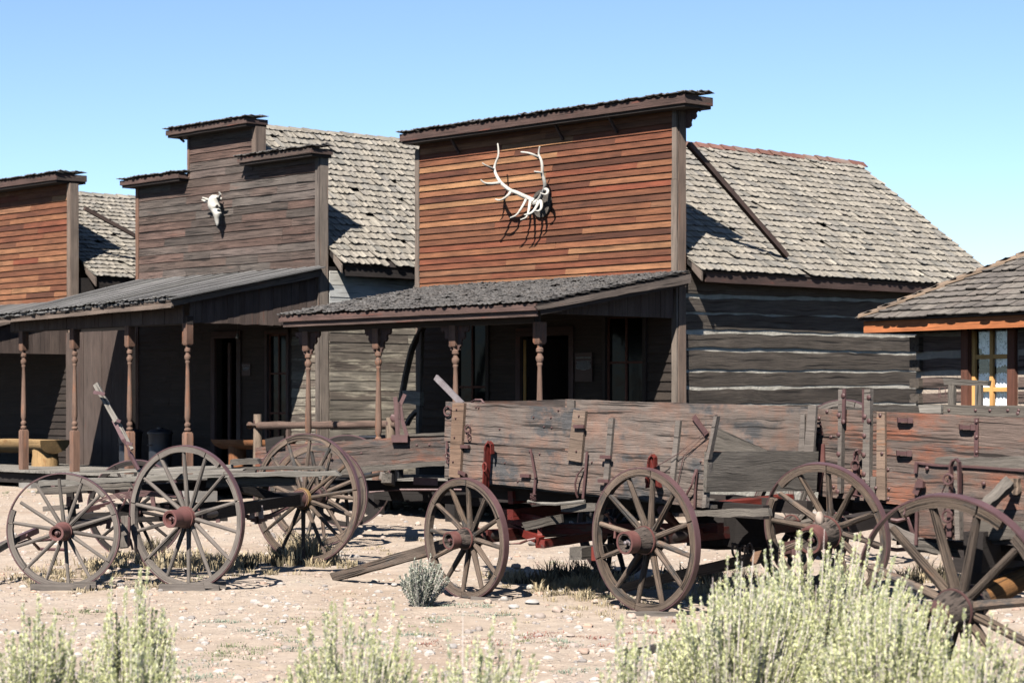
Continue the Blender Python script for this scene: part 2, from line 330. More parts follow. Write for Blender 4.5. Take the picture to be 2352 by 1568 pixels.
# one-shot helpers
def P(parent,name,mat,fn,smooth=False,label=None,origin=None):
    mb=MB(); fn(mb)
    if name in SPLIT and len({k[0] for k in mb.k})>1:
        gr={}
        for k in mb.k: gr.setdefault(k[0],[]).append(k)
        for (nm,_),ks in gr.items():
            s=MB()
            for _,v0,vn,f0,fn_ in ks:
                d=len(s.v)-v0; s.v+=mb.v[v0:v0+vn]; s.g+=mb.g[v0:v0+vn]; s.r+=mb.r[v0:v0+vn]; s.f+=[tuple(i+d for i in q) for q in mb.f[f0:f0+fn_]]
            o=s.build(nm or SPLIT[name],mat,parent,smooth,origin)
        return o
    o=mb.build(name,mat,parent,smooth,origin)
    if label: o['label']=label
    return o
# ------------------------------------------------------------------ measured planes
UX,UY,VX,VY = .6717,-.7408,.7408,.6717                 # along the street front (t) and into the plots (p)
U=V((UX,UY,0)); W_=V((VX,VY,0)); Z=V((0,0,1)); ORG=V((-7.72,39.2,0))
def S(t,p,z): return ORG+U*t+W_*p+Z*z
class Pl:
    """vertical plane through (x,y), heading d, normal n towards the street; pt() gives the point of the plane seen at a picture position"""
    def __init__(s,x,y,th):
        th=radians(th); s.o=V((x,y,0)); s.d=V((cos(th),-sin(th),0)); s.n=V((-sin(th),-cos(th),0))
    def pt(s,px,py,off=0):
        B=s.o+s.n*off; k=(px-CX)/FP; a=(k*B.y-B.x)/(s.d.x-k*s.d.y); q=B+s.d*a
        return V((q.x,q.y,CZ+(HZ-py)/FP*q.y))
    def quad(s,mb,c,off=0,th=.03,seg=12,rag=.004,end=.006,rnd=None,bow=0):
        """board from four picture corners TL TR BR BL"""
        mb.slab(*[s.pt(x,y,off) for x,y in c], -s.n*th, seg, rag, end, rnd, bow)
def at(px,py,Y): return V(((px-CX)/FP*Y, Y, CZ+(HZ-py)/FP*Y))
def gz(x,y):
    z = 0.0 if y<21 else .015*(min(y,60)-21)
    return z+.018*sin(x*.9+y*.37)*cos(y*.6-x*.2)*(1 if y<60 else 0)
# ------------------------------------------------------------------ building helpers
def siding(mb,O,a,L,z0,z1,n,ex,holes=(),blen=(1.2,3.5),lap=.024,th=.02,rag=.002,end=.002,gap=.0):
    """lapped boards; holes=[(x0,x1,z0,z1)]"""
    O=V(O); k=int(math.ceil((z1-z0)/ex))
    for i in range(k):
        b=z0+i*ex; t=min(z1,b+ex*1.12); mid=b+ex/2
        cuts=[(h[0],h[1]) for h in holes if h[2]<mid<h[3]]; cuts.sort()
        iv=[];x=0
        for c0,c1 in cuts:
            if c0>x: iv.append((x,c0))
            x=max(x,c1)
        if x<L: iv.append((x,L))
        for x0,x1 in iv:
            x=x0
            while x<x1-.001:
                e=min(x1,x+R.uniform(*blen))
                if x1-e<.4: e=x1
                j=R.uniform(-.003,.003)
                TL=O+a*(x+.001)+Z*t+n*.002; TR=O+a*(e-.001)+Z*t+n*.002
                BL=O+a*(x+.001)+Z*(b+j)+n*(lap+j+.003); BR=O+a*(e-.001)+Z*(b+R.uniform(-.003,.003))+n*(lap+j+.003)
                mb.slab(TL,TR,BR,BL,-n*th,max(1,int((e-x)/.35)),rag,end)
                x=e
def wallrects(mb,O,a,L,z0,z1,n,holes,th=.08):
    xs=sorted({0,L,*[h[0] for h in holes],*[h[1] for h in holes]})
    for x0,x1 in zip(xs,xs[1:]):
        hs=sorted([(h[2],h[3]) for h in holes if h[0]<=x0+1e-6 and h[1]>=x1-1e-6]); z=z0
        for b,t in hs+[(z1,z1)]:
            if b>z+.001: mb.slab(O+a*x0+Z*b,O+a*x1+Z*b,O+a*x1+Z*z,O+a*x0+Z*z,-n*th,1)
            z=max(z,t)
def shingles(mb,O,a,s,n,L,H,ex,wr=(.09,.17),th=.012,curl=.008,miss=0.0,lift=.012,over=1.75,wave=0.0,seg=3,clip=None,tilt=0.0):
    """courses of split shingles from the eave O up the slope s"""
    rows=int(H/ex)+1; ph=R.uniform(0,6)
    for i in range(rows):
        x=R.uniform(-.06,0); y0=i*ex
        if y0>H-.05: break
        while x<L:
            w=R.uniform(*wr); x1=min(x+w-.006,L+.02); lo=max(x,-.02)
            if clip:
                c0,c1=clip(y0); lo=max(lo,c0); x1=min(x1,c1)
            if R.random()>miss and x1-lo>.03:
                yy=y0+R.uniform(-.012,.012)+wave*sin(x*1.7+ph+i*.4); y1=min(H+.02,yy+ex*over)
                lf=lift+R.uniform(0,lift)+ (.02 if R.random()<.03 else 0); vs=[];gs=[];fs=[]
                cu=curl*R.uniform(.3,1.5); sk=R.uniform(-.006,.006); r=R.random()
                for k in range(seg+1):
                    q=k/seg; c=lo+(x1-lo)*q; bend=cu*(4*q*(1-q)-1)*-1
                    yb=yy-cu*1.2*(4*q*(1-q))
                    for (yv,h) in ((yb,lf+th+bend),(y1,th*.35),(y1,0),(yb,lf+bend)):
                        vs.append(O+a*(c+(sk if yv==y1 else 0))+s*yv+n*h); gs.append((yv-yy,c-lo,h))
                for k in range(seg):
                    m_=4*k
                    for j in range(4): fs.append((m_+j,m_+(j+1)%4,m_+4+(j+1)%4,m_+4+j))
                fs.append((3,2,1,0)); m_=4*seg; fs.append((m_,m_+1,m_+2,m_+3))
                mb.add(vs,fs,gs,r)
            x+=w
def turned(mb,base,h,r=.062,sqb=.68,sqt=.30,x=None,hd=None):
    """turned porch post: square foot and head, beads, tapering shaft"""
    b=V(base); x=x or U; y=Z.cross(x)
    def sq(z0,z1,w,ch=.03):
        n4=[(-1,-1),(1,-1),(1,1),(-1,1)]; vs=[];gs=[];fs=[]
        for z,ww in ((z0,w*(.75 if z0>.1 else 1)),(z0+ch,w),(z1-ch,w),(z1,w*(.75 if z1<h-.1 else 1))):
            for i,j in n4: vs.append(b+x*i*ww+y*j*ww+Z*z); gs.append((z,i*ww,j*ww))
        for k in range(3):
            for j in range(4): fs.append((4*k+j,4*k+(j+1)%4,4*k+4+(j+1)%4,4*k+4+j))
        fs+= [(3,2,1,0),(12,13,14,15)]; mb.add(vs,fs,gs,.3)
    sq(0,sqb,r); sq(h-sqt,h,r)
    a=sqb; c=h-sqt
    pr=[(r*.55,a-.02),(r*.55,a+.01),(r*.85,a+.025),(r*.85,a+.05),(r*.5,a+.07),(r*.8,a+.10),(r*.8,a+.13),(r*.5,a+.16),(r*.62,a+.19),(r*.78,a+.24),(r*.74,a+.4),
        (r*.5,c-.42),(r*.46,c-.30),(r*.6,c-.28),(r*.6,c-.26),(r*.5,c-.25),(r*.82,c-.21),(r*.82,c-.17),(r*.5,c-.14),(r*.5,c-.12),(r*.78,c-.10),(r*.78,c-.06),(r*.5,c-.04),(r*.55,c-.02),(r*.55,c+.02)]
    mb.lathe(b,Z,pr,14,.6)
def bracket(mb,top,d,out=.30,drop=.34,th=.035):
    """scroll cut bracket under a beam, in the plane of d and Z"""
    n=d.cross(Z)
    prof=[(0,0),(out,0),(out,-.05),(out*.86,-.09),(out*.78,-.06),(out*.62,-.10),(out*.66,-.15),(out*.5,-.19),(out*.4,-.16),(out*.3,-.22),(out*.33,-.27),(out*.16,-.30),(out*.12,-drop),(0,-drop)]
    vs=[top+d*x+Z*z+n*th/2 for x,z in prof]+[top+d*x+Z*z-n*th/2 for x,z in prof]; k=len(prof)
    fs=[tuple(range(k)),tuple(range(2*k-1,k-1,-1))]+[(i,i+k,(i+1)%k+k,(i+1)%k) for i in range(k)]
    mb.add(vs,fs,[(v.z,v.x,v.y) for v in vs],.3)
def window(par,O,a,n,x0,x1,z0,z1,fm,sm,nx=2,nz=2,pane='window_glass',fw=.07,label=None):
    def fr(mb):
        for (A,B,C,D) in ((x0-fw,x1+fw,z1,z1+fw),(x0-fw,x1+fw,z0-fw,z0)):
            mb.slab(O+a*A+Z*D+n*.05,O+a*B+Z*D+n*.05,O+a*B+Z*C+n*.05,O+a*A+Z*C+n*.05,-n*.06,3,.002)
        for (A,B) in ((x0-fw,x0),(x1,x1+fw)):
            mb.slab(O+a*A+Z*z0+n*.047,O+a*A+Z*z1+n*.047,O+a*B+Z*z1+n*.047,O+a*B+Z*z0+n*.047,-n*.06,3,.002)
    f=P(par,'window',fm,fr)
    def sa(mb):
        w=.032
        for i in range(nx+1):
            x=x0+(x1-x0)*i/nx; x=min(max(x,x0+w/2),x1-w/2); mb.bar(O+a*x+Z*z0-n*.02,O+a*x+Z*z1-n*.02,w,.03,a)
        for i in range(nz+1):
            z=z0+(z1-z0)*i/nz; z=min(max(z,z0+w/2),z1-w/2); mb.bar(O+a*x0+Z*z-n*.023,O+a*x1+Z*z-n*.023,w,.03,Z)
    P(f,'sash',sm,sa)
    P(f,'pane',pane,lambda mb: mb.slab(O+a*x0+Z*z1-n*.03,O+a*x1+Z*z1-n*.03,O+a*x1+Z*z0-n*.03,O+a*x0+Z*z0-n*.03,-n*.006,1))
    return f
def text_part(par,name,body,loc,a,n,size,mat,align='CENTER'):
    c=bpy.data.curves.new(name,'FONT'); c.body=body; c.size=size; c.align_x=align; c.extrude=.0015; c.space_line=.95
    o=bpy.data.objects.new(name,c); SC.collection.objects.link(o)
    dg=bpy.context.evaluated_depsgraph_get(); me=bpy.data.meshes.new_from_object(o.evaluated_get(dg)); bpy.data.objects.remove(o)
    up=Z; from mathutils import Matrix
    mt=Matrix(((a.x,up.x,n.x),(a.y,up.y,n.y),(a.z,up.z,n.z)))
    org=V(par['_o'])
    for v in me.vertices: v.co=V(loc)+mt@v.co-org
    me.materials.clear(); me.materials.append(M[mat]); me.name=name
    o=bpy.data.objects.new(name,me); SC.collection.objects.link(o); o.parent=par; o['_o']=tuple(org); return o
FN=-W_            # facades face the street
def cornice(par,t0,t1,z,dep,back,ragged=True,fh=.10,br=()):
    """small shingled roof on top of a false front"""
    def f(mb):
        mb.slab(S(t0,2.65-dep,z+fh),S(t1,2.65-dep,z+fh),S(t1,2.65-dep,z),S(t0,2.65-dep,z),W_*.025,10,.003,.01)
        mb.slab(S(t1,2.65-dep+.027,z+fh),S(t1,2.65+back,z+fh),S(t1,2.65+back,z),S(t1,2.65-dep+.027,z),-U*.025,2,.002)
        mb.slab(S(t0,2.65-dep+.027,z+fh),S(t0,2.65+back,z+fh),S(t0,2.65+back,z),S(t0,2.65-dep+.027,z),U*.025,2,.002)
        for t,w in br:
            mb.bar(S(t,2.62,z-w),S(t,2.65-dep+.06,z-.01),.035,.035,U)
    fa=P(par,'cornice','dark_trim',f)
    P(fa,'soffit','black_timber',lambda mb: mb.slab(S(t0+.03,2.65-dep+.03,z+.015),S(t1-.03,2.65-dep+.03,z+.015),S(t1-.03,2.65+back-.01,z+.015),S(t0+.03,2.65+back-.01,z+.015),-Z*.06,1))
    sv=(W_*(dep+back)+Z*.05).normalized()
    P(fa,'cornice_shingles','porch_shingle',lambda mb: shingles(mb,S(t0-.03,2.65-dep-.04,z+fh+.002),U,sv,sv.cross(U)*-1 if sv.cross(U).z<0 else sv.cross(U),t1-t0+.06,(dep+back)*1.02,.12,curl=.012,lift=.018,over=1.6))
    return fa
def roofdeck(par,t0,t1,e0,e1,ze,ridge_t,zr,p0,p1,mat='shingle_wood',ex=.125,wr=(.10,.19),ridgemat='shingle_wood',miss=.01,lift=.014,wave=0.0,curl=.010,left=True,endp=None):
    """gable roof, ridge running back from the street. right slope eave at t=e1,left at e0"""
    def slope(te,sgn):
        s=(U*(ridge_t-te)+Z*(zr-ze)); H=s.length; s.normalize(); n=s.cross(W_); n=n if n.z>0 else -n
        return s,H,n
    s,H,n=slope(e1,1)
    O=S(e1,p0,ze)
    def deck(mb):
        for te in (e1,e0):
            s_,H_,n_=slope(te,0); o=S(te,p0,ze)
            mb.slab(o+s_*H_-n_*.01,o+s_*H_+W_*(p1-p0)-n_*.01,o+W_*(p1-p0)-n_*.01,o-n_*.01,-n_*.07,1)
    r=P(par,'roof','black_timber',deck)
    P(r,'shingles',mat,lambda mb: shingles(mb,O,W_,s,n,p1-p0,H,ex,wr,curl=curl,lift=lift,miss=miss,wave=wave))
    if left:
        s2,H2,n2=slope(e0,0)
        P(r,'rear_shingles',mat,lambda mb: shingles(mb,S(e0,p0,ze),W_,s2,n2,p1-p0,H2,ex*1.6,(.2,.4),curl=0,lift=.012,seg=1))
    def cap(mb):
        x=0
        while x<p1-p0:
            l=.30; h=.03+R.uniform(0,.02)
            for te in (e1,e0):
                s_,H_,n_=slope(te,0); o=S(te,p0,ze)+s_*(H_+.015)+W_*x
                mb.slab(o+n_*h+Z*.012,o+W_*(l+.12)+n_*.012+Z*.012,o+W_*(l+.12)-s_*.13+n_*.012,o-s_*.13+n_*h,-n_*.015,1,.0,.004)
            x+=l
    P(r,'ridge_cap',ridgemat,cap)
    return r,s,H,n
def gable_end(par,t0,t1,z0,ze,tr,zr,p,mat='black_timber',th=.1,nm='rear_wall'):
    def f(mb):
        pts=[(t0,z0),(t1,z0),(t1,ze),(tr,zr),(t0,ze)]
        vs=[S(t,p,z) for t,z in pts]+[S(t,p+th,z) for t,z in pts]
        mb.add(vs,[(0,1,2,3,4),(9,8,7,6,5)]+[(i,(i+1)%5,(i+1)%5+5,i+5) for i in range(5)],[(v.z,v.x,v.y) for v in vs])
    return P(par,nm,mat,f)
def logs(mb,cm,O,a,n,L,rows,slope0=0,seg=26,splits=None):
    """rows=[(zlo_left,zlo_right,zhi_left,zhi_right)]"""
    for (a0,a1,b0,b1) in rows:
        iv=[(0,L)]
        if splits:
            zc=(a0+b0)/2
            for (x0,x1,z0,z1) in splits:
                if z0<zc<z1: iv=[(0,x0),(x1,L)]
        for x0,x1 in iv:
            q0,q1=x0/L,x1/L
            mb.slab(O+a*x0+Z*(b0+(b1-b0)*q0)+n*R.uniform(.03,.05),O+a*x1+Z*(b0+(b1-b0)*q1)+n*R.uniform(.02,.045),O+a*x1+Z*(a0+(a1-a0)*q1)+n*R.uniform(.02,.045),O+a*x0+Z*(a0+(a1-a0)*q0)+n*R.uniform(.02,.045),-n*.16,max(2,int(seg*(x1-x0)/L)),.013,.006)
PF=Pl(ORG.x+VX*2.65,ORG.y+VY*2.65,47.79)
# ================================================================== GROUND
def axis(lo,hi,step,far):
    a=list(np.arange(lo,hi+1e-6,step)); k=step
    L=[];x=lo
    while x>-far: k*=1.5; x-=k; L.append(x)
    H=[];x=hi;k=step
    while x<far: k*=1.5; x+=k; H.append(x)
    return L[::-1]+a+H
xs=axis(-9,9,.10,900); ys=axis(7,42,.10,900)
X,Y=np.meshgrid(xs,ys)
GZ=np.where(Y<21,0,.015*(np.minimum(Y,60)-21))+.018*np.sin(X*.9+Y*.37)*np.cos(Y*.6-X*.2)*(Y<60)
rs=np.random.RandomState(3); GZ=GZ+np.where((Y>7)&(Y<42)&(abs(X)<9),rs.normal(0,.0045,X.shape),0)
me=bpy.data.meshes.new('ground'); nx=len(xs); ny=len(ys)
I=np.arange(nx*ny).reshape(ny,nx); q=np.stack([I[:-1,:-1],I[:-1,1:],I[1:,1:],I[1:,:-1]],-1).reshape(-1,4)
me.from_pydata(np.stack([X.ravel(),Y.ravel(),GZ.ravel()],1).tolist(),[],q.tolist()); me.shade_smooth()
m,n,b=newmat('dirt'); tc=N(n,'ShaderNodeTexCoord').outputs['Object']
big=noise(n,tc,(1,1,1),.55,4,.6); mid=noise(n,tc,(1,1,1),5,6,.7); fin=noise(n,tc,(1,1,1),60,5,.7)
c=ramp(n,big,[(.35,alb((.50,.385,.295))),(.5,alb((.56,.45,.355))),(.65,alb((.58,.475,.385)))])
c=mixc(n,1,c,ramp(n,mid,[(.3,.78),(.7,1.16)]),'MULTIPLY'); c=mixc(n,1,c,ramp(n,fin,[(.25,.72),(.75,1.22)]),'MULTIPLY')
vo=N(n,'ShaderNodeTexVoronoi'); vo.inputs['Scale'].default_value=16; vo.inputs['Randomness'].default_value=1; n.links.new(tc,vo.inputs['Vector'])
pv=ramp(n,vo.outputs['Distance'],[(.22,1.0),(.34,0.0)]); sel=noise(n,tc,(1,1,1),1.3,3,.6); sel=ramp(n,sel,[(.42,0.0),(.60,.85)])
pf=mixc(n,1,pv,sel,'MULTIPLY')
hv=N(n,'ShaderNodeSeparateColor'); n.links.new(vo.outputs['Color'],hv.inputs[0])
pc=ramp(n,hv.outputs[0],[(0,alb((.34,.30,.28))),(.25,alb((.54,.45,.39))),(.5,alb((.44,.33,.26))),(.75,alb((.58,.52,.46))),(1,alb((.47,.32,.24)))])
c=mixc(n,pf,c,pc)
gn=noise(n,tc,(1,1.0,1),1.1,6,.75); gf=ramp(n,gn,[(.62,0.0),(.72,.55)]); c=mixc(n,gf,c,alb((.36,.36,.24)))
rn=noise(n,tc,(1.3,1,1),.8,6,.8); rf=ramp(n,rn,[(.60,0.0),(.70,.40)]); c=mixc(n,rf,c,alb((.46,.29,.225)))
yn=noise(n,tc,(1,1,1),.9,6,.78); yf=ramp(n,yn,[(.58,0.0),(.68,.45)]); c=mixc(n,yf,c,alb((.60,.49,.34)))
n.links.new(c,b.inputs['Base Color']); b.inputs['Roughness'].default_value=.95; b.inputs['Specular IOR Level'].default_value=.15
bp=N(n,'ShaderNodeBump'); bp.inputs['Strength'].default_value=.9; bp.inputs['Distance'].default_value=.03
h=mixc(n,.5,fin,mid); h=mixc(n,.5,h,pf); n.links.new(h,bp.inputs['Height']); n.links.new(bp.outputs[0],b.inputs['Normal'])
me.materials.append(m); g=bpy.data.objects.new('ground',me); SC.collection.objects.link(g); tag(g,'dry pinkish tan dirt and gravel of the yard','ground',kind='structure')

# ================================================================== SALOON
def build_saloon():
    sal=thing('saloon',S(9.15,3.0,.2),'log saloon with orange cedar false front, antlers and shingled porch','building')
    T0,T1=6.36,12.0; fl=.66
    gs=.18
    doorh=(8.80-T0,9.88-T0,fl,2.85); w1=(7.25-T0,8.0-T0,1.05,3.08); w2=(10.66-T0,11.43-T0,1.05,3.08)
    O=S(T0,2.65,0)
    wl=P(sal,'false_front','cedar_siding',lambda mb: siding(mb,O,U,T1-T0,3.45,6.044,FN,.0985,blen=(1.2,4.0)))
    def bk(mb):
        wallrects(mb,S(T0,2.652,0),U,T1-T0,gs,6.04,FN,[doorh,w1,w2],.12)
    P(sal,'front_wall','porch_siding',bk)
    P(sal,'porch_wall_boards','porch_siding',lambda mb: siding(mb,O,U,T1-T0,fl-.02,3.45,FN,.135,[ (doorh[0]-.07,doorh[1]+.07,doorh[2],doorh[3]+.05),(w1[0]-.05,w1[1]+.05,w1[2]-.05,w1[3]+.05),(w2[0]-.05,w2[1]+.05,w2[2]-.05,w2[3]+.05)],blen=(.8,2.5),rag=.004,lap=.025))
    def cb(mb):
        mb.slab(S(T1+.002,2.62,gs),S(T1+.002,2.62,3.60),S(T1+.10,2.62,3.60),S(T1+.10,2.62,gs),W_*.03,10,.003)
        mb.slab(S(T1+.0,2.612,3.605),S(T1+.0,2.612,5.0),S(T1+.105,2.612,5.0),S(T1+.105,2.612,3.605),W_*.035,10,.003)
        mb.slab(S(T1+.01,2.617,5.005),S(T1+.01,2.617,6.02),S(T1+.10,2.617,6.02),S(T1+.10,2.617,5.005),W_*.03,6,.003)
        mb.slab(S(T1+.11,2.655,gs),S(T1+.11,2.655,6.02),S(T1+.11,2.81,6.02),S(T1+.11,2.81,gs),-U*.03,14,.006)
    P(sal,'corner_board','grey_trim',cb)
    P(sal,'edge_board','grey_trim',lambda mb:(mb.slab(S(T0-.10,2.62,3.4),S(T0-.10,2.62,4.6),S(T0+.004,2.62,4.6),S(T0+.004,2.62,3.4),W_*.03,6,.003), mb.slab(S(T0-.10,2.62,4.61),S(T0-.10,2.62,5.9),S(T0+.004,2.62,5.9),S(T0+.004,2.62,4.61),W_*.03,6,.003), mb.slab(S(T0-.09,2.63,gs),S(T0-.09,2.63,3.39),S(T0+.0,2.63,3.39),S(T0+.0,2.63,gs),W_*.03,6,.003)))
    cornice(sal,T0-.18,T1+.50,6.03,.28,.30,fh=.12,br=[(7.35,.26),(9.75,.26),(10.9,.26)])
    P(sal,'corner_bracket','dark_trim',lambda mb: bracket(mb,S(T1+.17,2.75,6.03),U,.30,.30))
    # side log wall
    cw=P(sal,'chinking','chinking',lambda mb: mb.slab(S(T1+.018,2.82,3.75),S(T1+.018,10.0,3.75),S(T1+.018,10.0,gs),S(T1+.018,2.82,gs),-U*.12,1))
    PS=Pl(S(T1,2.82,0).x,S(T1,2.82,0).y,-42.2)
    cy=[(668,672),(680,691),(718,731),(761,770),(801,811),(851,850),(891,887),(931,925),(972,963),(1014,1003),(1060,1048),(1100,1086)]
    rows=[]
    L=7.15
    def zz(y,x0): 
        p=PS.pt(x0,y); return p.z
    prev=(3.76,3.76)
    for (yl,yr) in cy[1:]:
        zl=zz(yl,1580); zr=zz(yr,2103); k=(zr-zl)/5.4; zr2=zl+k*L*.9
        h=R.uniform(.018,.046)
        rows.append((zl+h*.7,zr2+h*.7,prev[0]-h*.35,prev[1]-h*.35)); prev=(zl-h*.4,zr2-h*.4)
    P(sal,'log_wall','hewn_log',lambda mb: logs(mb,None,S(T1,2.82,0),W_,U,L,rows,seg=44))
    P(sal,'side_wall','porch_siding',lambda mb: mb.slab(S(T0,2.8,3.75),S(T0,10,3.75),S(T0,10,gs),S(T0,2.8,gs),U*.1,1))
    gable_end(sal,T0,T1-.01,gs,3.75,9.15,5.85,9.9)
    ze=3.70; e1=12.36; e0=5.98
    r,s,H,n=roofdeck(sal,T0,T1,e0,e1,ze,9.15,6.02,2.86,10.25,ridgemat='ridge_shingle',ex=.178,wr=(.10,.21),lift=.014,curl=.012)
    P(sal,'eave_board','dark_trim',lambda mb: mb.slab(S(e1-.02,2.98,ze-.035),S(e1-.02,10.1,ze-.035),S(e1-.02,10.1,ze-.16),S(e1-.02,2.98,ze-.16),-U*.03,14,.004))
    P(sal,'rake_board','grey_trim',lambda mb: mb.slab(S(e1+.01,2.85,ze-.01),S(T1+.18,2.85,ze+.16),S(T1+.18,2.85,ze+.02),S(e1+.01,2.85,ze-.15),-FN*.03,3,.003))
    P(sal,'brace','dark_trim',lambda mb: mb.bar(S(T1+.10,2.88,5.52),PS.pt(1806,592,.05)+Z*.03,.075,.075,U,6,.003))
    # porch
    pz0,pzw=3.13,3.66; t0p,t1p=6.62,12.36; pf=-.36
    fs=(W_*(2.63-pf)+Z*(pzw-pz0)); Hs=fs.length; fs.normalize(); fn=U.cross(fs); fn=fn if fn.z>0 else -fn
    def deck(mb): 
        o=S(t0p,pf,pz0-.01); mb.slab(o+fs*Hs,o+fs*Hs+U*(t1p-t0p),o+U*(t1p-t0p),o,-fn*.04,1)
        for t in np.arange(t0p+.3,t1p,.6): mb.bar(S(t,pf+.1,pz0-.10),S(t,2.6,pzw-.13),.05,.10,U)
        mb.bar(S(t0p+.1,0,2.96),S(t1p-.35,0,2.96),.12,.14,W_)
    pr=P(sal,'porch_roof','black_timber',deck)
    P(pr,'porch_shingles','porch_shingle',lambda mb: shingles(mb,S(t0p,pf-.03,pz0),U,fs,fn,t1p-t0p,Hs,.098,(.07,.14),curl=.010,lift=.016,over=1.6))
    def fas(mb):
        mb.slab(S(t0p,pf-.005,pz0-.0),S(t1p,pf-.005,pz0-.0),S(t1p,pf-.005,pz0-.09),S(t0p,pf-.005,pz0-.09),W_*.03,14,.002)
        mb.slab(S(t0p+.05,pf+.04,pz0-.085),S(t1p-.03,pf+.04,pz0-.085),S(t1p-.03,pf+.04,pz0-.17),S(t0p+.05,pf+.04,pz0-.17),W_*.03,14,.002)
    P(pr,'fascia','dark_trim',fas)
    P(pr,'rake_board','grey_trim',lambda mb: mb.slab(S(t1p+.012,pf-.02,pz0-.04),S(t1p+.012,2.62,pzw-.02),S(t1p+.012,2.62,pzw-.14),S(t1p+.012,pf+.02,pz0-.09),-U*.03,12,.010,.01))
    def gab(mb):
        p=.02
        while p<2.6:
            q=min(2.6,p+R.uniform(.09,.16)); f=lambda x: pz0+(pzw-pz0)*(x-pf)/(2.63-pf)-.12
            tt=12.06+R.uniform(-.004,.004); mb.slab(S(tt,p,f(p)),S(tt,p,3.02),S(tt,q-.004,3.02),S(tt,q-.004,f(q)),-U*.02,1); p=q
    P(sal,'porch_gable_boards','fence_plank',gab)
    def flo(mb):
        p=-.12
        while p<2.6: mb.slab(S(6.2,p,fl),S(12.3,p,fl),S(12.3,p+.135,fl),S(6.2,p+.135,fl),-Z*.04,6,.003,.02); p+=.142
    pfl=P(sal,'porch_floor','pale_plank',flo)
    P(pfl,'floor_beams','black_timber',lambda mb:(mb.bar(S(6.2,.0,fl-.13),S(12.3,.0,fl-.13),.12,.16,W_),mb.bar(S(6.2,1.3,fl-.13),S(12.3,1.3,fl-.13),.12,.16,W_),[mb.bar(S(t,.0,.05),S(t,.0,fl-.2),.2,.2,U) for t in (6.4,8.5,10.3,12.1)]))
    for i,t in enumerate((6.88,8.58,10.31,12.05)):
        po=P(sal,'porch_post','turned_post',lambda mb: turned(mb,S(t,0,fl),2.90-fl,.066,.5,.30),True)
        if i<3: P(po,'bracket','dark_trim',lambda mb:(bracket(mb,S(t+.06,0,2.89),U,.24,.34),bracket(mb,S(t-.06,0,2.89),-U,.24,.34)))
    # door and windows
    a0,a1=8.80,9.88
    d=P(sal,'doorway','dark_trim',lambda mb:(mb.slab(S(a0-.10,2.60,2.96),S(a1+.10,2.60,2.96),S(a1+.10,2.60,2.83),S(a0-.10,2.60,2.83),W_*.05,2),mb.slab(S(a0-.10,2.603,fl),S(a0-.10,2.603,2.83),S(a0,2.603,2.83),S(a0,2.603,fl),W_*.05,2),mb.slab(S(a1,2.603,fl),S(a1,2.603,2.83),S(a1+.1,2.603,2.83),S(a1+.1,2.603,fl),W_*.05,2)))
    P(sal,'door','black_timber',lambda mb: mb.slab(S(a0+.03,2.72,fl+.02),S(a0+.03,2.72,2.8),S(a0+.03,3.62,2.8),S(a0+.03,3.62,fl+.02),U*.04,1))
    P(sal,'door_edge','yellow_sash',lambda mb: mb.slab(S(a0+.02,2.66,fl+.02),S(a0+.02,2.66,2.78),S(a0+.065,2.66,2.78),S(a0+.065,2.66,fl+.02),W_*.02,1))
    window(sal,O,U,FN,*w1,'black_timber','brown_frame',2,2); window(sal,O,U,FN,*w2,'black_timber','brown_frame',2,3)
    # room panels, darkness of the unlit room put into their colour
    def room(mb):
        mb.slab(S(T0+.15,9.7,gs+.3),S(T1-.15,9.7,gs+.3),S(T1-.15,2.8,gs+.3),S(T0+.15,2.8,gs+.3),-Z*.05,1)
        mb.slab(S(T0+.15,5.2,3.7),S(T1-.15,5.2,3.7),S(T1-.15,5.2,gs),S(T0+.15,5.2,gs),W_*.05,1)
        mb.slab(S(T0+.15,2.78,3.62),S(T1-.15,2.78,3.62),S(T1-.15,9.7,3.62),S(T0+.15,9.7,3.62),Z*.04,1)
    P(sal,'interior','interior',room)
    # sign
    sb=PF.pt(1340,843,.06)
    sg=thing('sign',sb,'small dark history sign with pale lettering on the saloon porch wall','sign')
    P(sg,'sign_board','sign_board',lambda mb: mb.slab(sb+U*-.18+Z*.215+FN*.0,sb+U*.18+Z*.215,sb+U*.18-Z*.215,sb+U*-.18-Z*.215,-FN*.02,1))
    text_part(sg,'lettering',"THE RIVERS SALOON",sb+Z*.13+FN*.002,U,FN,.034,'sign_ink')
    text_part(sg,'lettering',"THIS SALOON WAS BUILT IN 1888 AT THE\nMOUTH OF WOOD RIVER,  WEST OF\nMEETEETSE, WYO., BY HENRY RIVERS.\nIT WAS FREQUENTED BY BUTCH CASSIDY,\nW. A. GALLAGHER, BLIND BILL HOOLIHAN\nAND MANY OTHER OUTLAWS, COWBOYS,\nAND COLORFUL CHARACTERS OF THE OLD\nWEST.  BULLET HOLES CAN BE SEEN\nIN THE DOOR.",sb+Z*.082+FN*.002,U,FN,.0165,'sign_ink')
    # things on the porch: box bench and broken wheel
    cr=thing('wooden_tub',S(7.1,1.2,fl),'dark blue slatted wooden tub on the left end of the saloon porch','tub')
    def tub(mb):
        for i in range(14):
            a=i/14*2*pi; c=S(7.05,1.3,0); x=c+V((cos(a),sin(a),0))*.33; tg=V((-sin(a),cos(a),0)); mb.slab(x-tg*.07+Z*(fl+.62),x+tg*.07+Z*(fl+.62),x+tg*.065+Z*fl,x-tg*.065+Z*fl,-V((cos(a),sin(a),0))*.02,1)
    P(cr,'staves','dark_can',tub); P(cr,'hoop','dark_iron',lambda mb:[mb.ring(S(7.05,1.3,z),V((1,0,0)),V((0,1,0)),Z,.33,.347,-.02,.02,seg=28) for z in (fl+.14,fl+.5)]); 
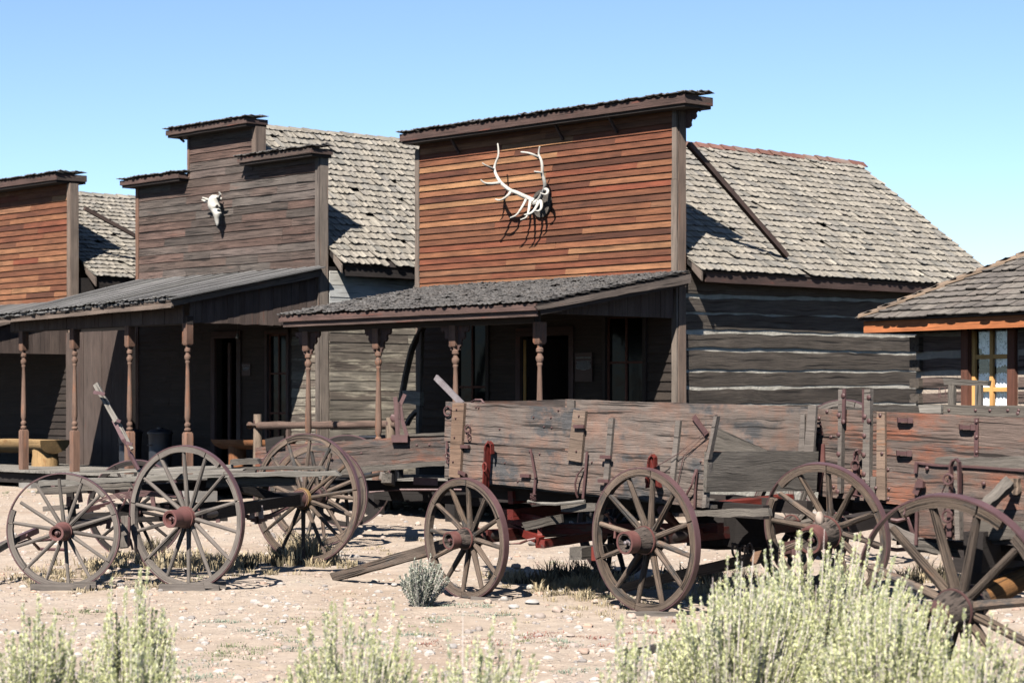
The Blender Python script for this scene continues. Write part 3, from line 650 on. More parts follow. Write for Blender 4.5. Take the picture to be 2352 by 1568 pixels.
    P(cr,'lid','dark_can',lambda mb: mb.lathe(S(7.05,1.3,fl+.6),Z,[(.30,0),(.36,.02),(.36,.05),(.1,.06)],24))
    return sal
build_saloon()
# broken wagon wheel rim and post between the two buildings
SK=Pl(S(3.7,2.65,0).x,S(3.7,2.65,0).y,-42.2)
def lean_rim():
    PW=Pl(S(6.25,1.9,0).x,S(6.25,1.9,0).y,47.79)
    o=thing('wagon_wheel',PW.pt(950,1000),'half of a big old wheel rim leaning on a post between the buildings','wheel')
    def arc(mb):
        pts=[(972,752),(958,775),(947,800),(939,830),(932,862),(926,895),(921,925)]
        for (x0,y0),(x1,y1) in zip(pts,pts[1:]):
            a=PW.pt(x0,y0); b=PW.pt(x1,y1); mb.bar(a,b+(b-a)*.04,.10,.045,PW.n)
    P(o,'rim','wheel_grey',arc)
    P(o,'upright','wheel_grey',lambda mb: mb.bar(PW.pt(969,760),PW.pt(962,1000),.06,.06,PW.n,6,.004))
    P(o,'block','pale_plank',lambda mb: PW.quad(mb,[(924,897),(966,900),(964,930),(925,926)],.06,.08,5,.01,.02))
    P(o,'lower_rim','wheel_grey',lambda mb:[mb.bar(PW.pt(*a,-.2),PW.pt(*b,-.2),.08,.05,PW.n) for a,b in (((968,938),(955,945)),((955,945),(943,958)),((943,958),(934,975)))])
lean_rim()
# ================================================================== SKULL STORE
def build_store():
    fl=.61; gs=.22
    st=thing('skull_building',S(.8,3.0,.25),'brown boarded store with stepped false front, cow skull and plank porch roof','building')
    T0,T1=-1.92,3.60; O=S(T0,2.65,0)
    zL,zR=5.93,6.05; m0,m1=-.22,1.75; zM=6.72
    dh=(.62-T0,1.30-T0,fl,3.0); wn=(2.22-T0,2.78-T0,.95,3.02)
    def up(mb):
        siding(mb,O,U,T1-T0,4.0,5.94,FN,.147,blen=(.7,2.2),rag=.005,lap=.016)
        siding(mb,S(m0,2.65,0),U,m1-m0,5.92,6.745,FN,.147,blen=(.7,2.2),rag=.005,lap=.016)
        siding(mb,S(m1+.02,2.65,0),U,T1-m1-.02,5.92,6.06,FN,.12,blen=(.7,2.2),rag=.005,lap=.016)
    P(st,'false_front','brown_siding',up)
    hl=[dh,wn]
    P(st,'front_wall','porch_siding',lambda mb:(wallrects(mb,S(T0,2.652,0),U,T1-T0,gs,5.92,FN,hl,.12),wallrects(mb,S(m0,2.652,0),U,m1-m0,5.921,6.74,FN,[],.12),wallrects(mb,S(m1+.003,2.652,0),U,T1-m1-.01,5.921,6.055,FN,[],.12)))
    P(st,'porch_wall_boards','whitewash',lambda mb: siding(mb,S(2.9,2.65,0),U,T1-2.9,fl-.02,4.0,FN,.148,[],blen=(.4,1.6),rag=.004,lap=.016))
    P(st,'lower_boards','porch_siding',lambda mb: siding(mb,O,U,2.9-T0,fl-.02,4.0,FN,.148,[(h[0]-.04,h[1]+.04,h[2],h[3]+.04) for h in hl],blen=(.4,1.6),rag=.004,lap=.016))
    P(st,'corner_board','grey_trim',lambda mb:(mb.slab(S(T1+.0,2.615,gs),S(T1+.0,2.615,6.05),S(T1+.10,2.615,6.05),S(T1+.10,2.615,gs),W_*.035,12,.006),mb.slab(S(T1+.11,2.65,gs),S(T1+.11,2.65,6.05),S(T1+.11,2.82,6.05),S(T1+.11,2.82,gs),-U*.03,12,.007),
        mb.slab(S(m1-.0,2.615,6.04),S(m1-.0,2.615,6.7),S(m1+.12,2.615,6.7),S(m1+.12,2.615,6.04),W_*.03,4,.004),mb.slab(S(m1+.123,2.62,6.04),S(m1+.123,2.62,6.7),S(m1+.123,2.84,6.7),S(m1+.123,2.84,6.04),-U*.03,4,.004)))
    P(st,'edge_board','turned_post',lambda mb:(mb.slab(S(T0-.09,2.62,gs),S(T0-.09,2.62,5.9),S(T0+.003,2.62,5.9),S(T0+.003,2.62,gs),W_*.03,12,.004),mb.slab(S(m0-.06,2.62,5.95),S(m0-.06,2.62,6.7),S(m0+.003,2.62,6.7),S(m0+.003,2.62,5.95),W_*.03,4,.004)))
    cornice(st,T0-.30,m0-.02,5.93,.24,.2,fh=.09); cornice(st,m0-.42,m1+.14,6.735,.26,.22,fh=.09,br=[(m0-.15,.12)]); cornice(st,m1-.12,T1+.20,6.05,.26,.2,fh=.09)
    # right side wall
    PSd=S(T1+.1,2.85,0)
    P(st,'side_wall','whitewash',lambda mb: siding(mb,PSd,W_,4.4,gs,3.42,U,.165,blen=(1.2,3.2),rag=.004,lap=.008))
    P(st,'white_boards','white_board',lambda mb: siding(mb,PSd,W_,4.4,3.42,4.08,U,.21,blen=(1.2,3.0),rag=.002,lap=.008))
    P(st,'wall_core','black_timber',lambda mb:(mb.slab(S(T1+.09,2.80,4.15),S(T1+.09,9.9,4.15),S(T1+.09,9.9,gs),S(T1+.09,2.80,gs),-U*.1,1),mb.slab(S(T0,2.8,4.15),S(T0,9.9,4.15),S(T0,9.9,gs),S(T0,2.8,gs),U*.1,1)))
    gable_end(st,T0,T1,gs,4.15,.87,6.7,9.8)
    roofdeck(st,T0,T1,-2.25,3.98,4.18,.87,6.86,2.88,10.0,ex=.19,miss=.035,lift=.02,curl=.016,wr=(.09,.20),wave=.008)
    P(st,'eave_board','black_timber',lambda mb: mb.slab(S(3.95,3.0,4.14),S(3.95,9.9,4.14),S(3.95,9.9,3.99),S(3.95,3.0,3.99),-U*.03,12,.005))
    P(st,'rake_board','grey_trim',lambda mb: mb.slab(S(4.0,2.87,4.17),S(3.78,2.87,4.37),S(3.78,2.87,4.24),S(4.0,2.87,4.03),-FN*.03,3,.003))
    # porch roof of planks
    tl,tr=-2.08,3.78; pf=-.40
    def zf(t): return 3.36+(3.50-3.36)*(t-tl)/(tr-tl)
    def deck(mb):
        mb.slab(S(tl,2.63,4.10),S(tr,2.63,4.08),S(tr,pf,zf(tr)-.04),S(tl,pf,zf(tl)-.04),-Z*.03,1)
        mb.bar(S(tl+.1,0,3.16),S(3.7,0,3.16),.12,.13,W_)
    pr=P(st,'porch_roof','black_timber',deck)
    def pk(mb):
        t=tl
        while t<tr:
            w=R.uniform(.10,.17); e=pf-.03+R.uniform(-.03,.03); h=R.uniform(0,.014)
            a=S(t,e,zf(t)+h);b=S(t,2.62,4.13+h);c=S(t+w-.008,2.62,4.13+h*.5);d=S(t+w-.008,e+R.uniform(-.01,.01),zf(t)+h*.3)
            mb.slab(a,b,c,d,-Z*.022,8,.003,.01)
            if R.random()<.6:
                mm=S(t+w*.5,e,zf(t)+.025); mb.slab(mm,S(t+w*.5,2.62,4.155),S(t+w*.5+.05,2.62,4.15),mm+U*.05,-Z*.015,4,.002)
            t+=w
    P(pr,'roof_planks','roof_plank',pk)
    P(pr,'eave_ends','roof_plank',lambda mb: shingles(mb,S(tl,pf-.05,zf(tl)+.0),((U*(tr-tl))+Z*(zf(tr)-zf(tl))).normalized(),(W_*3+Z*.7).normalized(),Z,tr-tl,.14,.12,(.1,.16),curl=.014,lift=.02))
    P(pr,'fascia','grey_trim',lambda mb: mb.slab(S(tl,pf,zf(tl)-.0),S(tr,pf,zf(tr)-.0),S(tr,pf,zf(tr)-.14),S(tl,pf,zf(tl)-.12),W_*.03,12,.006))
    P(pr,'rake_board','grey_trim',lambda mb: mb.slab(S(tr+.01,pf-.02,zf(tr)-.0),S(tr+.01,2.6,4.10),S(tr+.01,2.6,3.97),S(tr+.01,pf-.02,zf(tr)-.13),-U*.03,12,.006,.01))
    def gab(mb):
        p=.02
        while p<2.6:
            q=min(2.6,p+R.uniform(.10,.17)); f=lambda x: zf(tr)+(4.06-zf(tr))*(x-pf)/3.0-.12
            tt=3.66+R.uniform(-.004,.004); mb.slab(S(tt,p,f(p)),S(tt,p,3.12+R.uniform(-.01,.01)),S(tt,q-.004,3.12+R.uniform(-.01,.01)),S(tt,q-.004,f(q)),-U*.02,1); p=q
    P(st,'porch_gable_boards','fence_plank',gab)
    def val(mb):
        t=tl+.15
        while t<3.6:
            q=t+R.uniform(.12,.18); tt=.0+R.uniform(-.004,.004); mb.slab(S(t,tt-.08,zf(t)-.03),S(t,tt-.08,3.11),S(min(q,3.62)-.004,tt-.08,3.11),S(min(q,3.62)-.004,tt-.08,zf(t)-.03),W_*.02,1); t=q
    P(st,'porch_valance','fence_plank',val)
    def flo(mb):
        t=-5.2
        while t<4.0: mb.slab(S(t,-.14+R.uniform(-.02,.02),fl+.01),S(t,2.6,fl+.01),S(t+.17,2.6,fl+.01),S(t+.17,-.14+R.uniform(-.02,.02),fl+.01),-Z*.045,3,.003,.01); t+=.176
        t=-9
        while t<-5.2: mb.slab(S(t,-.14,fl+.01),S(t,2.6,fl+.01),S(t+.17,2.6,fl+.01),S(t+.17,-.14,fl+.01),-Z*.045,3,.003,.01); t+=.176
    pfl=P(st,'porch_floor','pale_plank',flo)
    P(pfl,'floor_beams','black_timber',lambda mb:(mb.bar(S(-9,.05,fl-.14),S(4,.05,fl-.14),.14,.18,W_),mb.bar(S(-9,1.3,fl-.14),S(4,1.3,fl-.14),.14,.18,W_),mb.slab(S(-9,2.5,fl),S(4,2.5,fl),S(4,2.5,.1),S(-9,2.5,.1),W_*.05,1)))
    P(pfl,'footing','concrete',lambda mb:[mb.bar(S(t,.05,.1),S(t,.05,fl-.22),.42,.4,U) for t in (-1.3,.3,2.2,3.9,-3.5)])
    for t in (-1.60,.14,1.90,3.63):
        P(st,'porch_post','turned_post',lambda mb: turned(mb,S(t,0,fl+.012),3.10-fl,.064,.72,.36),True)
    a0,a1=.62,1.30
    P(st,'doorway','dark_trim',lambda mb:(mb.slab(S(a0-.10,2.60,3.10),S(a1+.12,2.60,3.10),S(a1+.12,2.60,2.98),S(a0-.10,2.60,2.98),W_*.05,2),mb.slab(S(a0-.12,2.603,fl),S(a0-.12,2.603,2.98),S(a0,2.603,2.98),S(a0,2.603,fl),W_*.05,2),mb.slab(S(a1,2.603,fl),S(a1,2.603,2.98),S(a1+.12,2.603,2.98),S(a1+.12,2.603,fl),W_*.05,2)))
    dr=P(st,'door','dark_trim',lambda mb:(mb.slab(S(a0+.22,2.74,fl+.02),S(a0+.22,2.74,2.9),S(a0+.30,2.74,2.9),S(a0+.30,2.74,fl+.02),W_*.04,1),))
    # opaque pale panel stands in for daylight through a back door
    P(st,'daylight_panel','whitewash',lambda mb: mb.slab(S(1.9,8.6,1.25),S(1.9,8.6,2.6),S(2.5,8.6,2.6),S(2.5,8.6,1.25),W_*.04,1))
    window(st,O,U,FN,*wn,'dark_trim','brown_frame',2,3)
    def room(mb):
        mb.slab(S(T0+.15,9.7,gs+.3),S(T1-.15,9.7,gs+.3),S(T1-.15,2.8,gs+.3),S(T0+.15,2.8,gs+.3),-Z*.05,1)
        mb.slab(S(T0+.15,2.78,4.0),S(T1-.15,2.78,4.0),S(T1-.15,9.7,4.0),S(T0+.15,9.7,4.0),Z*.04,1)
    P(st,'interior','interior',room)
    bl=thing('light_bulb',PF.pt(546,772,.5),'bare light bulb hanging under the plank porch roof by the store door','light bulb')
    P(bl,'bulb','bulb_glass',lambda mb: mb.lathe(PF.pt(546,779,.5),Z,[(.0,0),(.03,.01),(.038,.035),(.03,.06),(.018,.085),(.016,.1)],12),True)
    P(bl,'cord','dark_iron',lambda mb: mb.tube([PF.pt(546,770,.5),PF.pt(546,735,.5)],.012,6))
    sb=PF.pt(565,848,.03)
    sg=thing('wall_sign',sb,'tiny plate of faint pale lettering on the brown store wall beside its door','sign')
    P(sg,'sign_board','sign_board',lambda mb: mb.slab(sb+U*-.13+Z*.11,sb+U*.13+Z*.11,sb+U*.13-Z*.11,sb+U*-.13-Z*.11,-FN*.01,1))
    text_part(sg,'lettering',"THE COLLECTOR STORE",sb+Z*.06+FN*.002,U,FN,.021,'sign_ink')
    text_part(sg,'lettering',"THIS BUILDING WAS BUILT IN THE\n1880S AND STOOD WEST OF THE\nTOWN. IT WAS MOVED HERE\nAND RESTORED FOR THE\nOLD STREET.",sb+Z*.03+FN*.002,U,FN,.014,'sign_ink')
build_store()
# ================================================================== LEFT BUILDING
def build_left():
    fl=.62; gs=.25
    st=thing('cedar_front_building',S(-7,3.0,.3),'orange cedar false front building cut off by the left picture edge','building')
    T0,T1=-9.8,-4.48; O=S(T0,2.65,0)
    P(st,'false_front','cedar_siding',lambda mb: siding(mb,O,U,T1-T0,3.7,6.214,FN,.118,blen=(.9,2.6)))
    P(st,'front_wall','porch_siding',lambda mb:(wallrects(mb,S(T0,2.652,0),U,T1-T0,gs,6.21,FN,[],.12),))
    P(st,'porch_wall_boards','porch_siding',lambda mb: siding(mb,O,U,T1-T0,fl,3.7,FN,.14,blen=(1,3),lap=.028))
    P(st,'corner_board','grey_trim',lambda mb:(mb.slab(S(T1,2.615,gs),S(T1,2.615,6.15),S(T1+.13,2.615,6.15),S(T1+.13,2.615,gs),W_*.035,12,.004),mb.slab(S(T1+.135,2.63,gs),S(T1+.135,2.63,6.15),S(T1+.135,2.80,6.15),S(T1+.135,2.80,gs),-U*.03,12,.006)))
    cornice(st,T0-.2,T1+.12,6.20,.35,.35,fh=.12)
    P(st,'side_wall','black_timber',lambda mb:(mb.slab(S(T1+.09,2.80,4.3),S(T1+.09,9.9,4.3),S(T1+.09,9.9,gs),S(T1+.09,2.80,gs),-U*.1,1),mb.slab(S(T0,2.8,4.3),S(T0,9.9,4.3),S(T0,9.9,gs),S(T0,2.8,gs),U*.1,1)))
    gable_end(st,T0,T1,gs,4.3,-7.1,6.0,9.8)
    roofdeck(st,T0,T1,-10.1,-4.05,4.30,-7.1,6.25,3.0,10.0,ex=.165,miss=.02,lift=.018,curl=.013)
    P(st,'eave_board','black_timber',lambda mb: mb.slab(S(-4.08,3.1,4.27),S(-4.08,9.9,4.27),S(-4.08,9.9,4.10),S(-4.08,3.1,4.10),-U*.03,12,.006))
    P(st,'rake_board','grey_trim',lambda mb: mb.slab(S(-4.03,2.99,4.29),S(-4.4,2.99,4.56),S(-4.4,2.99,4.40),S(-4.03,2.99,4.12),-FN*.03,3,.003))
    P(st,'brace','dark_trim',lambda mb: mb.bar(S(-4.42,2.98,5.68),S(-4.42,5.6,4.60),.07,.07,U,5,.003))
    tl,tr=-10,-4.3; pf=-.35
    P(st,'porch_roof','black_timber',lambda mb:(mb.slab(S(tl,2.63,3.80),S(tr,2.63,3.80),S(tr,pf,3.10),S(tl,pf,3.10),-Z*.03,1),mb.bar(S(tl,0,2.9),S(tr-.1,0,2.9),.12,.14,W_)))
    def pk(mb):
        t=tl
        while t<tr:
            w=R.uniform(.10,.17); e=pf-.03; h=R.uniform(0,.014)
            mb.slab(S(t,e,3.12+h),S(t,2.62,3.83+h),S(t+w-.008,2.62,3.83+h),S(t+w-.008,e,3.12+h),-Z*.022,6,.003,.01); t+=w
    P(st,'roof_planks','roof_plank',pk)
    P(st,'porch_rake_board','grey_trim',lambda mb: mb.slab(S(tr+.01,pf,3.10),S(tr+.01,2.6,3.79),S(tr+.01,2.6,3.66),S(tr+.01,pf,2.98),-U*.03,12,.005))
    def gab(mb):
        p=.0
        while p<2.6:
            q=min(2.6,p+R.uniform(.14,.22)); f=lambda x: 3.1+.69*(x-pf)/3-.12
            mb.slab(S(-4.42,p,f(p)),S(-4.42,p,2.78),S(-4.42,q-.004,2.78),S(-4.42,q-.004,f(q)),-U*.02,1); p=q
    P(st,'porch_gable_boards','fence_plank',gab)
    P(st,'porch_post','turned_post',lambda mb: turned(mb,S(-4.42,0,fl+.01),2.85-fl,.064,.72,.36),True)
build_left()
# board fence in the gap
def fence():
    o=thing('board_fence',S(-3.2,2.4,.3),'tall screen of brown vertical planks between the two left buildings','fence')
    def f(mb):
        t=-4.30
        while t<-2.05:
            w=R.uniform(.27,.36); e=min(t+w,-2.03); a=R.uniform(-.01,.01)
            mb.slab(S(t,2.5+a,.60+R.uniform(-.03,.02)),S(t,2.5+a,3.2),S(e-.012,2.5+a,3.2),S(e-.012,2.5+a,.60+R.uniform(-.03,.02)),W_*.025,10,.003,.004); t=e if e<-2.03 else 9
    P(o,'planks','fence_plank',f); P(o,'rail','fence_plank',lambda mb:[mb.bar(S(-4.3,2.56,z),S(-2.03,2.56,z),.05,.1,W_) for z in (.9,2.9)])
fence()
# ================================================================== CABIN
def build_cabin():
    cp=Pl(4.70,26.0,55.0); n=cp.n; d=cp.d; O=V((4.70,26.0,0))
    o=thing('log_cabin',(5.6,25.5,.06),'small dark log cabin with orange eave boards and a lace curtained window','building')
    gs=.0; L=4.6
    x0=(cp.pt(2233,800)-O).dot(d); x1=(cp.pt(2323,800)-O).dot(d); z1=cp.pt(2280,748).z; z0=z1-1.10
    def z(y,px): return cp.pt(px,y).z
    wall_h=[(x0-.02,x1+.02,z0-.02,z1+.02)]
    P(o,'chinking','chinking_tan',lambda mb: wallrects(mb,O+n*.018,d,L,gs,2.75,n,wall_h,.1))
    ys=[(725,718),(766,761),(817,811),(862,859),(896,892),(934,930),(975,971),(1015,1010),(1060,1055)]
    rows=[];prev=(2.76,2.76)
    for i,(a,b) in enumerate(ys[1:]):
        za=z(a,2123); zb=z(b,2211); k=(zb-za)/.5*.25; h=.022+.012*(i%3)
        rows.append((za+h,za+k*L+h,prev[0]-h*.6,prev[1]-h*.6)); prev=(za-h*.4,za+k*L-h*.4)
    P(o,'log_wall','cabin_log',lambda mb: logs(mb,None,O,d,n,L,rows,splits=[(x0-.13,x1+.13,z0-.1,z1+.05)],seg=30))
    P(o,'corner_logs','hewn_log',lambda mb:[mb.bar(O+d*.05+n*.10+Z*((r[0]+r[2])/2),O+d*.05-n*.3+Z*((r[0]+r[2])/2),.15,abs(r[2]-r[0])*.86,d,1,.008) for r in rows])
    far=(.819,.574)
    bk=V((.819,.574,0))
    P(o,'side_wall','cabin_log',lambda mb:(mb.slab(O+Z*2.7,O+bk*4+Z*2.7,O+bk*4,O.copy(),d*.1,1),mb.slab(O+d*L+Z*2.7,O+d*L+bk*4+Z*2.7,O+d*L+bk*4,O+d*L,-d*.1,1),mb.slab(O+bk*4+Z*2.7,O+bk*4+d*L+Z*2.7,O+bk*4+d*L,O+bk*4,-bk*.1,1)))
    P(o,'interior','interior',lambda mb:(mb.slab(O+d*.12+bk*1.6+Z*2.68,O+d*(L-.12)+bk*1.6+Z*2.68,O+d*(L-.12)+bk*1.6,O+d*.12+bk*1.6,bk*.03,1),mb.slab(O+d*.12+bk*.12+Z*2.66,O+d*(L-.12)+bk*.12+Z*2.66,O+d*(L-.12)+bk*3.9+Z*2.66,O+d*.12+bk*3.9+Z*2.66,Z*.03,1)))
    def fr(mb):
        for a,b in ((x0-.11,x0),(x1,x1+.11)): mb.slab(O+d*a+Z*(z0-.1)+n*.07,O+d*a+Z*(z1+.06)+n*.07,O+d*b+Z*(z1+.06)+n*.07,O+d*b+Z*(z0-.1)+n*.07,-n*.12,4,.003)
        mb.slab(O+d*(x0)+Z*(z1+.06)+n*.067,O+d*(x1)+Z*(z1+.06)+n*.067,O+d*x1+Z*z1+n*.067,O+d*x0+Z*z1+n*.067,-n*.12,1)
        mb.slab(O+d*(x0)+Z*(z0)+n*.067,O+d*(x1)+Z*(z0)+n*.067,O+d*x1+Z*(z0-.1)+n*.067,O+d*x0+Z*(z0-.1)+n*.067,-n*.12,1)
    f=P(o,'window','brown_frame',fr)
    def sa(mb):
        w=.048
        for x in (x0+w/2,(x0+x1)/2,x1-w/2): mb.bar(O+d*x+Z*z0-n*.01,O+d*x+Z*z1-n*.01,w,.035,d)
        for zz in (z0+w/2,z1-.71,z1-.345,z1-w/2):
            if zz<z0+.05 and zz>z0+w/2+.001: continue
            mb.bar(O+d*x0+Z*zz-n*.013,O+d*x1+Z*zz-n*.013,w,.03,Z)
    P(f,'sash','yellow_sash',sa)
    P(f,'pane','clear_glass',lambda mb: mb.slab(O+d*x0+Z*z1-n*.02,O+d*x1+Z*z1-n*.02,O+d*x1+Z*z0-n*.02,O+d*x0+Z*z0-n*.02,-n*.004,1))
    def cur(mb,up):
        K=40; vs=[];fs=[]
        for i in range(K+1):
            q=i/K; x=x0+.04+(x1-x0-.08)*q; wv=n*(.008*sin(q*60)-.06)
            if up: top=z1-.03; bot=z1-(.22+.24*sin(min(1,q*1.35)*pi*.62)+.012*sin(q*70)) if q>.0 else top-.2
            else: top=z1-.53+.012*sin(q*75); bot=z0+.02
            vs+=[O+d*x+Z*top+wv,O+d*x+Z*bot+wv]
        for i in range(K): fs.append((2*i,2*i+1,2*i+3,2*i+2))
        mb.add(vs,fs,[tuple(v) for v in vs])
    P(f,'lace_valance','lace',lambda mb: cur(mb,True)); P(f,'lace_curtain','lace',lambda mb: cur(mb,False))
    # hip roof
    e=.48; ze=2.77; ze2=ze
    c0=O+n*e-d*e; c1=O+n*e+d*(L+e); hw=(4+2*e)/2; rise=hw*.54
    r0=c0+bk*hw+d*hw; r1=c1+bk*hw-d*hw if L+2*e>2*hw else c0+bk*hw+d*(L+2*e)/2
    c2=c1+bk*2*hw; c3=c0+bk*2*hw
    def deck(mb):
        A=[c0,c1,c2,c3]; A=[V(x)+Z*ze for x in A]; a=r0+Z*(ze+rise); b=r1+Z*(ze+rise)
        vs=A+[a,b]+[x-Z*.018 for x in A]
        mb.add(vs,[(0,1,5,4),(1,2,5),(2,3,4,5),(3,0,4),(9,8,7,6),(0,6,7,1),(1,7,8,2),(2,8,9,3),(3,9,6,0)],[tuple(v) for v in vs])
    rf=P(o,'roof','black_timber',deck)
    s=(bk*hw+Z*rise); H=s.length; s.normalize(); nn=d.cross(s); nn=nn if nn.z>0 else -nn
    LL=L+2*e
    P(rf,'shingles','cabin_shingle',lambda mb: shingles(mb,c0+Z*(ze+.01)-s*.03,d,s,nn,LL,H,.155,(.10,.22),curl=.005,lift=.014,over=1.5,clip=lambda y:(y*hw/H,LL-y*hw/H)))
    s3=(d*hw+Z*rise); H3=s3.length; s3.normalize(); n3=bk.cross(s3); n3=n3 if n3.z>0 else -n3
    P(rf,'side_shingles','cabin_shingle',lambda mb: shingles(mb,c0+Z*(ze+.01)-s3*.03,bk,s3,n3,2*hw,H3,.155,(.12,.3),curl=.005,lift=.014,over=1.5,seg=1,clip=lambda y:(y*hw/H3,2*hw-y*hw/H3)))
    def hip(mb):
        h=(r0+Z*rise-c0); Lh=h.length; h.normalize(); x=0; sd=h.cross(Z).normalized()
        while x<Lh:
            b=c0+Z*(ze+.035)+h*x; lft=.035
            for sg_ in (1,-1):
                q=b+Z*lft; e_=b+h*.34+Z*.012; w=sd*sg_*.11-Z*.035
                mb.slab(q,e_,e_+w,q+w,-Z*.016,1,0,.004)
            x+=.24
    P(rf,'hip_cap','ridge_tan',hip)
    def fas(mb):
        for (yo,h,off) in ((0,.115,0),(-.0,0,0)):
            if h: mb.slab(c0+Z*(ze-.02)-n*.045+d*.045,c1+Z*(ze-.02)-n*.045,c1+Z*(ze-.15)-n*.045,c0+Z*(ze-.15)-n*.045+d*.045,-n*.025,6,.001)
        mb.slab(c0+Z*(ze-.02)-n*.05+d*.045,c3+Z*(ze-.02)+d*.045,c3+Z*(ze-.15)+d*.045,c0+Z*(ze-.15)-n*.05+d*.045,d*.025,2)
    P(o,'eave_board','orange_fascia',fas)
    P(o,'soffit','brown_frame',lambda mb: mb.slab(c0+Z*(ze-.10)-n*.12+d*.12,c1+Z*(ze-.10)-n*.12,c1+Z*(ze-.10)-n*e,c0+Z*(ze-.10)-n*e+d*.12,Z*.02,1))
build_cabin()
# ================================================================== TROPHIES AND PORCH THINGS
def antlers():
    c=lambda x,y,off: PF.pt(1022.1+.1721*x,315.8+.1721*y,off)
    o=thing('elk_antlers',c(1300,880,.02),'bleached white elk antlers on an oval board on the orange saloon front','antlers')
    def pl(mb):
        ce=c(1305,885,.03); vs=[];n=PF.n
        for k in (0,1):
            for j in range(24): a=2*pi*j/24; vs.append(ce+U*cos(a)*(.20+.012*sin(a*3))+Z*sin(a)*.21+n*(.04*k))
        mb.add(vs,[tuple(range(23,-1,-1)),tuple(range(24,48))]+[(j,(j+1)%24,(j+1)%24+24,j+24) for j in range(24)],[(v.x,v.z,v.y) for v in vs])
    P(o,'plaque','wagon_grey',pl)
    def br(mb,pts,r0,r1):
        p=[c(*q) for q in pts]
        # smooth the path
        for _ in range(2):
            q=[p[0]]
            for a,b in zip(p,p[1:]): q+=[a.lerp(b,.25),a.lerp(b,.75)]
            q.append(p[-1]); p=q
        n=len(p); mb.tube(p,[r0+(r1-r0)*(i/(n-1))**1.1 for i in range(n)],9)
    def la(mb):
        br(mb,[(1190,850,.14),(1110,810,.18),(1030,775,.25),(950,735,.32),(880,715,.38),(800,655,.44),(740,600,.46),(680,500,.45),(655,420,.43),(675,340,.42),(715,250,.41),(715,160,.41),(703,80,.41)],.040,.010)
        br(mb,[(745,605,.46),(660,615,.58),(560,618,.70),(510,600,.76),(475,563,.80)],.026,.008)
        br(mb,[(655,430,.43),(600,400,.58),(545,375,.68),(497,343,.74)],.022,.008)
        br(mb,[(880,720,.38),(850,765,.42),(790,815,.45),(730,840,.46),(670,826,.47)],.025,.008)
        br(mb,[(1085,815,.19),(1060,880,.27),(1010,960,.33),(955,1040,.37),(870,1072,.40)],.026,.008)
        br(mb,[(1140,840,.16),(1130,900,.24),(1115,990,.30),(1090,1070,.34),(1008,1098,.38)],.028,.008)
    P(o,'antler','bone',la,True)
    def ra(mb):
        br(mb,[(1240,860,.14),(1275,800,.18),(1310,730,.22),(1340,660,.27),(1325,570,.32),(1295,490,.36),(1300,400,.38),(1285,300,.39),(1250,240,.40),(1253,180,.41),(1265,122,.42)],.036,.011)
        br(mb,[(1250,270,.40),(1190,235,.50),(1110,205,.58),(1012,195,.64)],.024,.009)
        br(mb,[(1295,480,.36),(1260,465,.44),(1190,455,.52)],.022,.009)
        br(mb,[(1335,690,.26),(1375,700,.30),(1370,750,.34),(1330,765,.37),(1270,738,.42)],.028,.006)
        br(mb,[(1255,850,.16),(1225,920,.26),(1180,990,.33),(1120,1025,.38),(1055,1032,.42)],.028,.009)
        br(mb,[(1270,830,.16),(1290,890,.22),(1285,950,.27),(1250,985,.30),(1205,975,.34)],.030,.006)
        br(mb,[(1180,865,.12),(1215,875,.13),(1250,850,.13),(1280,880,.06)],.045,.05)
    P(o,'antler','bone',ra,True)
antlers()
def cowskull():
    c=lambda x,y,off: PF.pt(447.9+.06959*x,424.9+.06959*y,off)
    o=thing('cow_skull',c(680,700,.02),'white cow skull with short horns hung on the brown boarded store front','skull')
    u=U
    def sk(mb):
        D=[(640,330,.16,.05,.04),(650,380,.19,.095,.08),(640,450,.21,.12,.10),(610,560,.22,.115,.10),(620,660,.22,.125,.10),(640,730,.22,.135,.10),(650,790,.21,.125,.09),(690,860,.215,.105,.08),(730,940,.215,.10,.07),(730,1010,.215,.085,.06),(730,1090,.21,.058,.05),(730,1170,.205,.05,.04),(735,1250,.20,.042,.03),(738,1310,.20,.028,.02),(738,1350,.195,.012,.012)]
        mb.loft([(c(x,y,z),u*w_,FN*d_) for x,y,z,w_,d_ in D],16)
    b=P(o,'cranium','bone',sk,True)
    def hn(mb,pts): 
        p=[c(*q) for q in pts]; n=len(p); mb.tube(p,[.034-.022*i/(n-1) for i in range(n)],9)
    P(o,'horn','bone',lambda mb:(hn(mb,[(520,540,.2),(440,490,.22),(340,450,.25),(235,415,.3)]),hn(mb,[(500,570,.18),(400,560,.2),(300,520,.2),(220,490,.22)])),True)
    P(o,'horn','bone',lambda mb:(hn(mb,[(700,470,.2),(790,400,.24),(840,300,.27),(790,230,.3)]),hn(mb,[(760,520,.14),(830,490,.1),(880,420,.08)])),True)
    P(o,'eye_socket','interior',lambda mb: mb.blob(c(725,715,.285),.030,.018,.036,12,8,lump=0),True)  # black blobs, the shade of the hollow sockets is in their colour
    P(o,'eye_socket','interior',lambda mb: mb.blob(c(548,840,.245),.025,.014,.03,12,8,lump=0),True)
cowskull()
